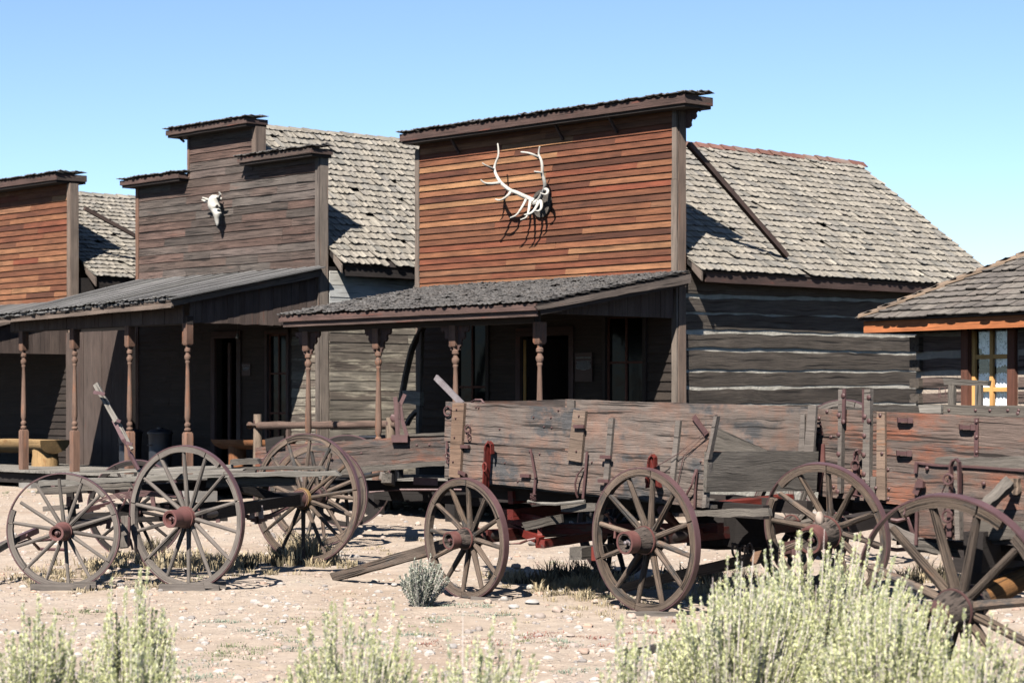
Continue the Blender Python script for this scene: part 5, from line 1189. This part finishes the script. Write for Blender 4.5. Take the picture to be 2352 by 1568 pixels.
# ------------------------------------------------------------------ WAGON E (near, right edge, broken wheel)
def wagon_near():
    o=thing('broken_wagon',(3.2,12.9,0),'nearest wagon at the right edge with a broken rim and splintered box','wagon')
    E=wheel(o,2195,1398,12.4,1.30,45,10,12,hub=(.112,.34,.18),hm='hub_wood',nose='rust_iron',fel=.062,fw=.055,phase=-6,spr=.0235,gaps=((118,205),(45,54)),dish=.04,tw=.06,wood_='wheel_wood',skip=())
    p=Pl(2.62,12.62,42.2); n=p.n
    P(o,'side_plank','wagon_red_plank',lambda mb: p.quad(mb,[(2104,1066),(2440,1088),(2440,1175),(2104,1157)],0,.035,16,.003,.01,.5))
    P(o,'side_plank','wagon_red_plank',lambda mb: p.quad(mb,[(2104,1158),(2440,1176),(2440,1262),(2102,1234)],0,.035,16,.003,.01,.2))
    P(o,'top_board','wagon_grey',lambda mb: p.quad(mb,[(2148,1048),(2440,1050),(2440,1078),(2146,1064)],-.04,.04,18,.006,.02))
    P(o,'low_board','wagon_grey',lambda mb: p.quad(mb,[(2238,1195),(2440,1200),(2440,1242),(2238,1237)],.03,.03,12,.006,.02))
    P(o,'slanting_post','wagon_grey',lambda mb: mb.bar(p.pt(2262,1163,.25),p.pt(2322,1105,.12),.06,.06,n,6,.004,.02))
    P(o,'broken_end','post_log',lambda mb: mb.bar(p.pt(2332,1098,.02),p.pt(2332,1135,.02),.05,.05,n,4,.008))
    def ir(mb):
        strap(mb,p,[(2102,1062),(2150,1068),(2220,1071),(2300,1076),(2440,1086)],.012,.012)
        strap(mb,p,[(2105,1062),(2103,1085)],.02,.02)
        strap(mb,p,[(2116,1102),(2104,1132)],.04,.03,.02); c=p.pt(2112,1113,.04); mb.bar(c-p.d*.02,c+p.d*.03,.03,.03,Z)
        pts=[p.pt(2184,1150,.08),p.pt(2184,1070,.09),p.pt(2188,1058,.09),p.pt(2196,1054,.09),p.pt(2203,1060,.08),p.pt(2204,1090,.07),p.pt(2204,1131,.06)]
        for u_,v_ in zip(pts,pts[1:]): mb.bar(u_,v_+(v_-u_)*.03,.032,.010,n)
        chainring(mb,p,2178,1100,.12,.028,.007,flat=1.1); chainring(mb,p,2176,1185,.08,.032,.007)
        strap(mb,p,[(2182,1150),(2180,1230)],.03,.03); strap(mb,p,[(2106,1170),(2104,1250)],.018,.02)
        mb.tube([p.pt(2178,1100,.12),p.pt(2168,1120,.1),p.pt(2160,1140,.09)],.004,5)
        for x,y in ((2116,1108),(2203,1200),(2260,1110),(2130,1075),(2186,1188)): bolt(mb,p.pt(x,y,.01),n,.012)
    P(o,'irons','rust_iron',ir,True)
    P(o,'standard','wheel_grey',lambda mb: p.quad(mb,[(2189,1070),(2200,1070),(2203,1240),(2192,1240)],.05,.045,6,.002))
    P(o,'rim_wire','rust_iron',lambda mb:[mb.tube([E[0]+V((-.46+.03*i+R.uniform(-.02,.02),.38,0))*0+at(x+R.uniform(-3,3),y,12.2+R.uniform(-.05,.05)) for y in (1126,1150,1172)],.004,4) for i,x in enumerate((2118,2124,2146))]+[mb.tube([at(2080,1165,12.2),at(2076,1180,12.2),at(2082,1192,12.25)],.006,4)])
    H=E[0]-E[1]*.04
    P(o,'axle','orange_axle',lambda mb: mb.lathe(H-E[1]*.18,-E[1]+Z*.02,[(.07,0),(.075,.2),(.06,.5),(.06,1.6)],12),True)
    P(o,'gear','black_timber',lambda mb:(mb.bar(H+V((.10,.12,.30)),H+V((1.2,1.3,.34)),.22,.12,Z,5,.01),mb.bar(p.pt(2240,1245,-.25),p.pt(2440,1265,-.25),.14,.1,Z,4,.008),mb.bar(p.pt(2110,1245,-.15),p.pt(2440,1262,-.15),.05,.08,Z,8,.01),mb.bar(p.pt(2240,1320,-.5),p.pt(2480,1330,-.5),.14,.12,Z,4,.01),mb.bar(p.pt(2200,1262,-1.0),p.pt(2480,1300,-1.0),.25,.1,Z,4,.01)))
    P(o,'reach','wagon_grey',lambda mb:(mb.bar(at(2104,1250,12.9),at(2200,1268,12.9),.05,.06,Z,5,.006,.02),mb.bar(at(2090,1258,12.95),at(2150,1264,12.9),.04,.05,Z,4,.006,.02)))
    far=Pl(2.62+1.0,12.62+1.1,42.2)
    P(o,'far_side_plank','wagon_grey',lambda mb: far.quad(mb,[(2400,1050),(2560,1050),(2560,1200),(2400,1200)],0,.03,4))
wagon_near()
# ------------------------------------------------------------------ CART A (left, flat spring cart)
def cart_left():
    o=thing('spring_cart',(-3.3,22.2,0),'flat grey spring cart with a splintered plank bed and tall upright lever','cart')
    a1=wheel(o,146,1219,21.6,1.125,6,2,14,hub=(.085,.26,.12),hm='pink_hub',nose='pink_hub',fel=.048,fw=.045,tw=.045,phase=5,spr=.017,gaps=((86,158),(30,40)),wood_='wheel_grey',cup=True,dish=.03)
    a2=wheel(o,428,1187,21.7,1.395,31,2,14,hub=(.10,.28,.13),hm='pink_hub',nose='pink_hub',fel=.052,fw=.05,tw=.05,phase=2,spr=.018,gaps=((36,50),),wood_='wheel_grey',dish=.03)
    a3=wheel(o,704,1144,24.4,1.415,31,0,14,flip=True,hub=(.10,.20,.13),hm='rust_iron',nose='rust_iron',fel=.055,fw=.05,tw=.05,phase=4,spr=.019,wood_='wheel_wood')
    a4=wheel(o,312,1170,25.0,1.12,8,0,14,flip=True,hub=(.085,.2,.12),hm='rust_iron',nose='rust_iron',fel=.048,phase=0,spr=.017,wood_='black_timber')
    h3=a3[0]-a3[1]*.03
    P(o,'hub_plate','yellow_hub',lambda mb: mb.lathe(h3-a3[1]*.02,-a3[1],[(.09,0),(.12,.02),(.115,.06),(.09,.08),(.075,.10)],22),True)
    h1=a1[0]-a1[1]*.03; h2=a2[0]-a2[1]*.03
    P(o,'axle','black_timber',lambda mb:(mb.bar(h2-a2[1]*.15,h3-a3[1]*.12,.11,.12,Z,4,.004),mb.bar(h1-a1[1]*.15,a4[0],.08,.09,Z,4,.004)))
    P(o,'axle_wrap','dark_iron',lambda mb: mb.bar(h3-a3[1]*.12,h3-a3[1]*.55,.15,.15,Z,3,.006))
    def spring(pts,w=.055,n=6,Y0=0):
        def f(mb):
            L=[at(*q) for q in pts]
            for k in range(n):
                i0=k*.09; pp=[]
                for s_ in range(9):
                    u_=i0+(1-2*i0)*s_/8; x=u_*(len(L)-1); i=min(int(x),len(L)-2); pp.append(L[i].lerp(L[i+1],x-i)-Z*.013*k)
                for a,b in zip(pp,pp[1:]): mb.bar(a,b,.010,w,Z)
        return f
    P(o,'leaf_spring','rust_iron',spring([(196,1165,22.2),(235,1142,22.2),(280,1130,22.2),(325,1126,22.2),(375,1132,22.2),(430,1144,22.2)]))
    P(o,'leaf_spring','rust_iron',spring([(528,1163,23.4),(565,1182,23.3),(590,1187,23.3),(625,1180,23.5),(660,1165,23.8)],.06,6))
    P(o,'leaf_spring','dark_iron',spring([(520,1120,23.6),(560,1112,23.6),(600,1122,23.8),(650,1140,24.0)],.06,4))
    P(o,'leaf_spring','rust_iron',spring([(150,1200,23.6),(200,1166,23.8),(262,1150,24)],.05,4))
    P(o,'spring_clip','pale_iron',lambda mb:[mb.bar(at(x,1160,23.2),at(x+2,1190,23.2),.05,.05,V((1,0,0))) for x in (578,598)])
    # bed
    def sl(mb,a,b,h,Y,dp,seg=14,rag=.006,r=None):
        A=at(a[0],a[1],Y[0]); B=at(b[0],b[1],Y[1]); mb.slab(A,B,B-Z*h,A-Z*h,V((0,1,0))*dp,seg,rag,.03,r)
    P(o,'bed_plank','pale_plank',lambda mb: sl(mb,(82,1105),(408,1089),.05,(22.0,22.2),.22,16,.006))
    P(o,'bed_plank','pale_plank',lambda mb: sl(mb,(395,1089),(776,1081),.045,(22.3,22.7),.25,16,.008))
    P(o,'bed_plank','pale_plank',lambda mb: sl(mb,(180,1083),(530,1067),.035,(22.9,23.1),.2,14,.005))
    P(o,'bed_plank','wagon_grey',lambda mb: sl(mb,(320,1073),(742,1071),.035,(23.2,23.5),.25,14,.006))
    P(o,'bed_plank','pale_plank',lambda mb:(sl(mb,(330,1084),(560,1076),.03,(22.6,22.8),.3,10,.005)))
    P(o,'end_block','wagon_grey',lambda mb:(sl(mb,(529,1056),(594,1053),.055,(23.3,23.4),.3,6,.006),sl(mb,(515,1082),(580,1080),.04,(22.6,22.6),.2,4,.004),))
    P(o,'sill','wagon_grey',lambda mb:(sl(mb,(470,1096),(682,1092),.10,(22.5,22.7),.10,10,.004),sl(mb,(88,1120),(300,1108),.06,(22.5,22.6),.10,10,.006)))
    P(o,'cross_frame','black_timber',lambda mb:(mb.bar(at(100,1126,23.4),at(560,1112,23.6),.08,.10,Z,8,.006),mb.bar(at(160,1190,23.2),at(300,1180,23.4),.08,.10,Z,5,.004),mb.bar(at(270,1165,22.9),at(530,1160,23.2),.07,.12,Z,7,.006),mb.bar(at(300,1192,22.8),at(520,1190,23.2),.05,.10,Z,7,.006),mb.bar(at(160,1118,22.8),at(168,1205,22.8),.07,.07,V((1,0,0))),mb.bar(at(540,1118,23.4),at(660,1150,24),.08,.10,Z,5,.004)))
    P(o,'reach','wheel_grey',lambda mb:(mb.bar(at(100,1168,23.0),at(180,1162,23),.05,.08,Z),))
    P(o,'fittings','rust_iron',lambda mb:[mb.bar(at(x,y,22.7),at(x+R.uniform(-4,4),y+R.uniform(8,26),22.7),.04,.05,V((1,0,0))) for x,y in ((182,1130),(205,1118),(268,1118),(350,1140),(383,1160),(430,1170),(500,1178),(252,1188),(195,1195),(158,1140),(122,1112),(306,1110))])
    P(o,'drop_block','wheel_grey',lambda mb: mb.bar(at(288,1184,21.9),at(285,1257,21.9),.075,.06,V((1,0,0)),7,.006,.01))
    P(o,'drop_iron','rust_iron',lambda mb:(mb.bar(at(297,1186,21.88),at(296,1254,21.88),.02,.06,V((1,0,0))),mb.tube([at(275,1192,21.9),at(300,1240,21.9),at(305,1262,21.9)],.012,6)))
    # lever
    P(o,'lever','pale_plank',lambda mb: mb.bar(at(220,882,22.6),at(268,968,22.6),.05,.05,V((1,0,0)),6,.003,.01))
    P(o,'lever','pale_plank',lambda mb: mb.bar(at(272,968,22.55),at(304,1032,22.5),.03,.035,V((1,0,0)),5,.003,.01))
    P(o,'lever_iron','tyre_iron',lambda mb:(mb.bar(at(262,964,22.62),at(286,1012,22.6),.05,.02,V((1,0,0))),mb.tube([at(284,1008,22.6),at(300,1045,22.6),at(318,1078,22.6)],[.028,.026,.022],8),mb.bar(at(215,900,22.5),at(241,905,22.5),.035,.03,Z),mb.bar(at(268,965,22.5),at(277,968,22.5),.03,.04,Z),mb.bar(at(290,1016,22.5),at(304,1020,22.5),.03,.03,Z)))
    # pole going left
    P(o,'pole','wagon_grey',lambda mb: mb.bar(at(-60,1290,21.6),at(40,1235,22.4),.06,.06,Z,6,.003))
    P(o,'pole_iron','tyre_iron',lambda mb:(mb.bar(at(-60,1280,21.9),at(85,1217,22.8),.06,.05,Z,4,.0),mb.tube([at(60,1228,22.6),at(90,1260,22.8),at(150,1262,22.9)],.018,6),mb.tube([at(10,1256,22.4),at(60,1242,22.7),at(130,1238,22.9)],.016,6)))
    def bend(pts): return lambda mb: mb.tube([at(*q) for q in pts],.012,6)
    P(o,'brace_rod','rust_iron',bend([(230,1205,22.6),(260,1190,22.6),(282,1160,22.6),(300,1120,22.6)]))
cart_left()
for x0,x1,y,Y,lab in ((74,208,1350,21.55,'grey timber chock lying under the small front wheel of the left cart'),(366,506,1350,21.6,'grey timber chock lying under the tall near wheel of the left cart')):
    a=at(x0,y,Y); b=at(x1,y,Y); z=gz(a.x,a.y); a.z=b.z=z+.02
    mb=MB(); mb.bar(a,b,.12,.075,V((0,1,0)),6,.003,.01); mb.bar(b+V((-.16,-.02,.03)),b+V((.05,.03,.03)),.12,.06,V((0,1,0)),3,.003,.01)
    tag(mb.build('chock','wheel_grey',None,origin=(a+b)/2),lab,'chock')
for x0,x1,y,Y,lab in ((1080,1178,1378,20.4,'grey board under the front wheel of the middle wagon'),(1440,1560,1408,19.0,'grey board under the rear wheel of the middle wagon')):
    a=at(x0,y,Y); b=at(x1,y,Y); a.z=b.z=gz(a.x,a.y)+.0
    mb=MB(); mb.bar(a,b,.14,.05,V((0,1,0)),6,.003,.01); tag(mb.build('ground_board','wheel_grey',None,origin=(a+b)/2),lab,'board')
# ------------------------------------------------------------------ CART B (behind, orange side board)
def cart_back():
    o=thing('low_wagon',(-1.4,28,0.1),'low wagon with an orange streaked side board standing behind the spring cart','wagon')
    b1=wheel(o,731,1136,26.9,1.23,12,0,14,hub=(.11,.22,.12),hm='hub_wood',nose='rust_iron',fel=.07,fw=.06,phase=9,spr=.023,wood_='wheel_wood')
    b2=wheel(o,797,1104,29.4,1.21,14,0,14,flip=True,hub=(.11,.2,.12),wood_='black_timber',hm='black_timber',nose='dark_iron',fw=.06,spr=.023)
    p=Pl(-1.5,27.6,3.0)
    P(o,'side_plank','wagon_red_plank',lambda mb: p.quad(mb,[(584,1027),(1045,994),(1045,1058),(584,1088)],0,.05,24,.006,.02,.9))
    P(o,'bottom_board','wagon_grey',lambda mb: p.quad(mb,[(760,1076),(1045,1056),(1045,1066),(760,1091)],.05,.25,18,.008,.02,.9))
    p2=Pl(-1.5,28.7,3.0)
    P(o,'far_side_plank','wagon_grey',lambda mb: p2.quad(mb,[(600,1030),(1045,998),(1045,1056),(600,1084)],0,.05,10,.005,.02))
    P(o,'end_board','black_timber',lambda mb: p.quad(mb,[(609,1008),(652,1000),(655,1030),(611,1036)],.03,.04,4,.004))
    P(o,'cap_board','wagon_grey',lambda mb: p.quad(mb,[(925,998),(1045,990),(1045,997),(925,1003)],.02,.08,8,.005))
    P(o,'reach','black_timber',lambda mb:(mb.bar(p.pt(700,1113,-.5),p.pt(1150,1118,-.5),.13,.12,Z,8,.006),mb.bar(p.pt(860,1130,-.9),p.pt(1120,1148,-.9),.16,.12,Z,6,.01)))
    P(o,'cross_beam','wagon_grey',lambda mb: mb.bar(at(888,1098,27.0),at(902,1108,29.0),.12,.12,Z,4,.01,.02))
    P(o,'rod','rust_iron',lambda mb:(mb.tube([p.pt(848,1130,-.1),p.pt(920,1124,-.1),p.pt(1060,1124,-.1)],.014,6),mb.bar(p.pt(950,1104,-.3),p.pt(1005,1106,-.3),.09,.08,Z)))
    P(o,'axle','black_timber',lambda mb: mb.bar(b1[0]-b1[1]*.1,b2[0],.12,.12,Z))
    P(o,'irons','rust_iron',lambda mb:(chainring(mb,p,602,1060,.04,.04,.01,flat=.7),[bolt(mb,p.pt(x,y,0),p.n,.014) for x,y in ((957,1022),(986,1021),(830,1040))],strap(mb,p,[(741,1040),(762,1052)],.03,.03)),True)
    P(o,'standard','wheel_grey',lambda mb:(mb.bar(p.pt(880,1084,.1),p.pt(876,1100,.1),.06,.08,p.d),mb.bar(p.pt(905,1078,-.3),p.pt(905,1105,-.3),.05,.3,p.d)))
    def rk(mb):
        strap(mb,p,[(908,911),(914,1005)],.05,.06,.03)
        strap(mb,p,[(930,905),(919,930),(924,965),(935,1000)],.045,.05,.03)
        for i in range(18): 
            c=p.pt(913+.06*i,925+i*4.0,.07); mb.bar(c,c+p.d*.03+Z*.008,.012,.02,Z)
        c=p.pt(918,1007,.05); mb.bar(c-p.d*.1,c+p.d*.1,.09,.06,Z)
        c=p.pt(904,960,.05); mb.blob(c,.045,.02,.05)
    P(o,'ratchet_lever','rust_iron',rk)
cart_back()

# ================================================================== STONES, GRASS, SAGE
def ground_at(px,py):
    Y=21.0
    for _ in range(30):
        q=at(px,py,Y); z=gz(q.x,q.y); Y=max(4,min(70,(CZ-z)*FP/(py-HZ)))
    q=at(px,py,Y); return V((q.x,q.y,gz(q.x,q.y)))
# stones one can point at
big=[(1222,1387,24,1,'pale orange rock with a split face right of the middle front wagon wheel'),(1146,1252,30,0,''),(1230,1252,26,0,''),(1185,1305,20,0,''),(800,1390,18,0,''),(905,1345,13,0,''),(835,1462,22,0,''),(1158,1378,16,0,''),
 (1310,1462,17,0,''),(1215,1352,18,0,''),(1040,1488,18,0,''),(1050,1310,12,0,''),(1372,1385,20,0,''),(1415,1398,16,0,''),(600,1390,14,0,''),(1120,1385,18,0,''),(1180,1397,20,0,''),(1240,1420,22,0,''),(1280,1405,22,0,''),(960,1330,16,0,''),(985,1338,12,0,''),(1010,1345,14,0,''),(900,1335,12,0,''),(930,1342,16,0,''),(1450,1420,20,0,''),(700,1360,12,0,''),(650,1430,16,0,''),(760,1440,15,0,''),(1100,1448,18,0,''),(1340,1500,24,0,''),(1520,1440,14,0,''),(620,1235,22,0,''),(660,1230,16,0,''),(1050,1240,15,0,''),(960,1205,13,0,''),(1290,1360,16,0,''),(1400,1352,14,0,''),(730,1325,11,0,''),(1185,1467,16,0,''),(560,1345,10,0,'')]
stc=['ochre','grey','pinkish','dark']
for i,(px,py,s,sp,lb) in enumerate(big):
    g_=ground_at(px,py); r=s/FP*g_.y*.5*1.1
    mb=MB(); mb.blob(g_+Z*r*.35,r*R.uniform(1,1.35),r*R.uniform(.8,1.1),r*R.uniform(.55,.8),12,8,(.75 if sp else R.random()),.16)
    o=mb.build('stone','stone_mix',None,True,origin=g_)
    if sp: tag(o,lb,'stone')
    else: tag(o,'smooth rounded river stone lying on the dirt yard','stone','river stones scattered over the dirt yard')
# pebbles
mb=MB()
def pebble(x,y,r,rnd=None):
    z=gz(x,y); n=6; c=(x,y,z+r*.2); a0=R.random()*6; vs=[];el=R.uniform(.65,1)
    for (h,k) in ((-.25,.9),(.25,.85),(.55,.4)):
        for j in range(n):
            a=a0+2*pi*j/n; q=k*R.uniform(.85,1.1); vs.append((x+cos(a)*r*q,y+sin(a)*r*q*el,z+h*r))
    vs.append((x,y,z+.62*r)); fs=[]
    for i in range(2):
        for j in range(n): fs.append((i*n+j,i*n+(j+1)%n,(i+1)*n+(j+1)%n,(i+1)*n+j))
    for j in range(n): fs.append((2*n+j,2*n+(j+1)%n,3*n))
    mb.add(vs,fs,vs,rnd)
cnt=0
while cnt<10500:
    px=R.uniform(-60,2420); py=1110+(1700-1110)*R.random()**1.15; g_=ground_at(px,py)
    den=.45+.55*(sin(g_.x*1.3+1)*cos(g_.y*.8)+1)/2
    if R.random()>den: continue
    r=R.choice((.009,.012,.015,.020,.026)) if R.random()<.88 else R.uniform(.028,.055)
    pebble(g_.x,g_.y,r); cnt+=1
tag(mb.build('gravel','stone_mix',None,False,origin=(0,20,0)),'small mixed pebbles strewn over the dirt','gravel',kind='stuff')
def blades(name,mat,spots,label,cat):
    mb=MB()
    for (px,py,spread,n,h) in spots:
        g_=ground_at(px,py); sp=spread/FP*g_.y; nc=max(4,n//28)
        cl=[(g_.x+R.gauss(0,sp*.55),g_.y+R.gauss(0,sp*.8),R.uniform(.35,1.1)) for _ in range(nc)]
        for i in range(n):
            cx,cy,ch=R.choice(cl); rr=.03+.05*ch; x=cx+R.gauss(0,rr*.6); y=cy+R.gauss(0,rr*.6); z=gz(x,y)-.01; hh=h*ch*R.uniform(.4,1.1)
            a=atan2(y-cy,x-cx)+R.gauss(0,.7); le=V((cos(a),sin(a),0))*hh*R.uniform(.15,.8)
            w=V((cos(a+1.57),sin(a+1.57),0))*R.uniform(.0018,.0038)*(g_.y/15)**.9*(1.6 if h>.12 else 1); b=V((x,y,z)); m_=b+le*.3+Z*hh*.62; t=b+le+Z*hh*R.uniform(.8,1)
            mb.add([b-w,b+w,m_+w*.8,m_-w*.8,t],[(0,1,2,3),(3,2,4)],[(0,0,0)]*5)
    tag(mb.build(name,mat,None,False,origin=(0,20,0)),label,cat,kind='stuff')
dry=[(240,1300,90,500,.13),(330,1290,110,700,.18),(200,1320,80,400,.12),(90,1335,90,400,.10),(430,1300,90,500,.16),(500,1300,90,500,.18),(560,1290,60,300,.16),(700,1290,60,1100,.42),(655,1292,40,300,.26),(740,1290,50,500,.26),(770,1300,60,250,.16),(90,1320,120,400,.10),(300,1345,120,400,.09),(620,1320,90,300,.1),(1190,1330,70,300,.14),(1260,1345,110,500,.14),(1330,1340,100,700,.16),(1300,1355,120,500,.10),(1360,1370,120,500,.1),(1560,1350,110,500,.13),(1640,1350,100,400,.14),(1700,1330,100,400,.16),(2090,1330,60,250,.2),(1400,1400,120,300,.06),(850,1270,90,200,.06),(970,1240,90,200,.05),(1450,1390,70,300,.1),(350,1340,110,400,.08),(160,1345,100,300,.07),(1230,1400,100,150,.05),(900,1380,200,120,.05),(700,1420,300,150,.04),(1300,1440,300,200,.04),(2100,1420,200,300,.1),(1500,1230,200,100,.06)]
blades('dry_grass','dry_blade',dry,'straw coloured dry grass around the wheels','grass')
blades('shaded_grass','shaded_blade',[(1290,1330,90,260,.26),(1340,1325,80,300,.30),(1200,1340,60,120,.2),(1620,1330,110,300,.22),(2150,1330,60,200,.3),(330,1270,60,150,.25),(560,1300,40,100,.22),(2060,1340,60,150,.25),(500,1290,40,100,.2),(640,1300,30,80,.2)],'thin dark grass standing under the wagons','grass')
gsp=[(200,1405,50,260,.05),(560,1490,70,450,.05),(520,1505,60,400,.05),(160,1412,60,200,.04),(470,1325,40,120,.05),(1200,1470,70,250,.04),(1420,1370,60,250,.05),(1700,1308,70,300,.06),(950,1330,40,100,.05),(1260,1296,50,150,.05),(720,1110,150,300,.05),(900,1150,100,200,.05),(1050,1140,120,250,.05),(50,1130,120,250,.05),(180,1160,60,150,.05),(730,1425,70,200,.04),(640,1465,60,180,.04),(980,1430,80,150,.04),(2060,1500,80,200,.05),(1500,1500,80,200,.04)]
blades('green_grass','green_blade',gsp,'short green grass patches on the dirt','grass')
blades('ground_herbs','grey_green',[(x,y,s,300,.04) for x,y,s in ((500,1430,40),(600,1450,50),(720,1470,60),(690,1490,50),(820,1478,50),(880,1490,60),(1085,1392,40),(1015,1425,40),(1120,1415,50),(430,1530,60),(460,1555,50),(760,1540,80),(1450,1520,60),(1290,1478,40),(1010,1390,30),(1250,1350,30),(950,1455,60),(1350,1540,60))],'low grey green herbs on the dirt','ground cover')
blades('red_herbs','red_weed',[(x,y,s,220,.035) for x,y,s in ((1110,1470,60),(1190,1480,70),(1300,1460,90),(1420,1470,90),(1490,1450,70),(980,1480,60),(1530,1430,60),(1230,1460,60))],'low reddish ground weeds','ground cover')
# sagebrush
def sage(name,label,base,height,width,nst,lean,mat='sage_leaf',leaf=.0122,plume=.58,nl=70,seed=1,depth=None,barefrac=.12,group=None,cat='sagebrush'):
    rr=random.Random(seed); base=V(base); o=thing(name,base,label,cat,group)
    fb=MB(); tw=MB(); depth=depth or width
    for i in range(nst):
        a=rr.random()*2*pi; q=sqrt(rr.random()); ex=cos(a)*q; ey=sin(a)*q
        hh=height*(1-.30*q*q)*(rr.uniform(.62,.98) if rr.random()<.8 else rr.uniform(.95,1.14)); top=base+V((ex*width*.5+lean*hh,ey*depth*.5,hh)); mid=base+V((ex*width*.34,ey*depth*.34,hh*.5)); root=base+V((ex*width*.12,ey*depth*.12,-.03))
        bez=lambda t: root*(1-t)**2+mid*2*t*(1-t)+top*t*t
        r0=rr.random(); bare=rr.random()<barefrac
        tw.tube([bez(t) for t in (0,.25,.5,.75,1.0)],[.005,.004,.003,.0022,.0012],4,rr.random(),False)
        if bare: continue
        pl=plume*rr.uniform(.7,1.1)
        for k in range(int(nl*1.8)):
            t=1-pl*(rr.random()**1.15)*1.2; t=max(.12,t); c=bez(t); d=(bez(min(1,t+.02))-bez(t-.02)).normalized()
            th=rr.random()*2*pi; x,y=perp(d); out=(x*cos(th)+y*sin(th)); rad=(.0125*sin(min(1,(1-t)/pl*1.3+.12)*pi*.62)+.003)*(leaf/.0120)
            c=c+out*rad*rr.uniform(.3,1.1); l=leaf*rr.uniform(.7,1.5); dd=(d*1.0+out*.55).normalized(); sw=dd.cross(out)
            if sw.length<.01: continue
            sw=sw.normalized()*l*.36
            fb.add([c-dd*l*.5,c+sw,c+dd*l*.6,c-sw],[(0,1,2,3)],[(0,0,0)]*4,min(1,max(0,r0*.35+rr.random()*.65)))
    f=fb.build('foliage',mat,o); tw.build('stems','twig',o); return o
def sg(px,pytop,Y,width_px,label,nst,seed,name='sagebrush',**k):
    x=(px-CX)/FP*Y; h=CZ-(pytop-HZ)/FP*Y; return sage(name,label,(x,Y,0),h,width_px/FP*Y,int(nst*k.pop('mul',2.1)),k.pop('lean',.03),seed=seed,**k)
sg(300,1335,10.2,210,'yellow green sagebrush plumes just right of the bottom left corner',105,1,nl=75,mul=1.6)
sg(90,1405,9.6,330,'pale green sagebrush in the bottom left corner',150,2,nl=75,mul=1.6)
sg(330,1440,9.0,200,'low sagebrush clump right of the corner bush at bottom left',80,21,nl=70)
sg(800,1412,9.3,400,'lower middle sagebrush with scattered upright plumes',170,3,nl=75,mul=1.6)
sg(1090,1455,8.9,360,'thin sagebrush right of the lower middle one',90,4,nl=70,barefrac=.2)
sg(1880,1272,10.6,540,'largest sagebrush hiding the base of the red streaked wagon wheel',420,5,nl=80)
sg(1690,1325,10.0,420,'sagebrush in front of the largest one, left half',260,6,nl=80,barefrac=.2)
sg(2030,1390,9.4,420,'sagebrush at lower right in front of the broken wheel hub',300,7,nl=80)
sg(1450,1440,9.0,200,'thin sagebrush stems at bottom, left of the big clump',60,8,nl=70,barefrac=.3)
sg(2230,1450,8.8,300,'low sagebrush under the broken wheel near the right edge',130,9,nl=70)
g_=ground_at(968,1392)
sage('sagebrush','small silver grey sagebrush against the front wheel of the middle wagon',g_,.42,.46,110,.10,mat='sage_grey',leaf=.014,plume=.8,nl=60,seed=12)
mb=MB(); a=ground_at(1440,1508); b=ground_at(1665,1475); mb.bar(a+Z*.03,b+Z*.05,.05,.05,Z,10,.008,.03); tag(mb.build('weathered_log','wheel_grey',None,origin=a),'dark weathered stick lying behind the sagebrush at lower right','log')
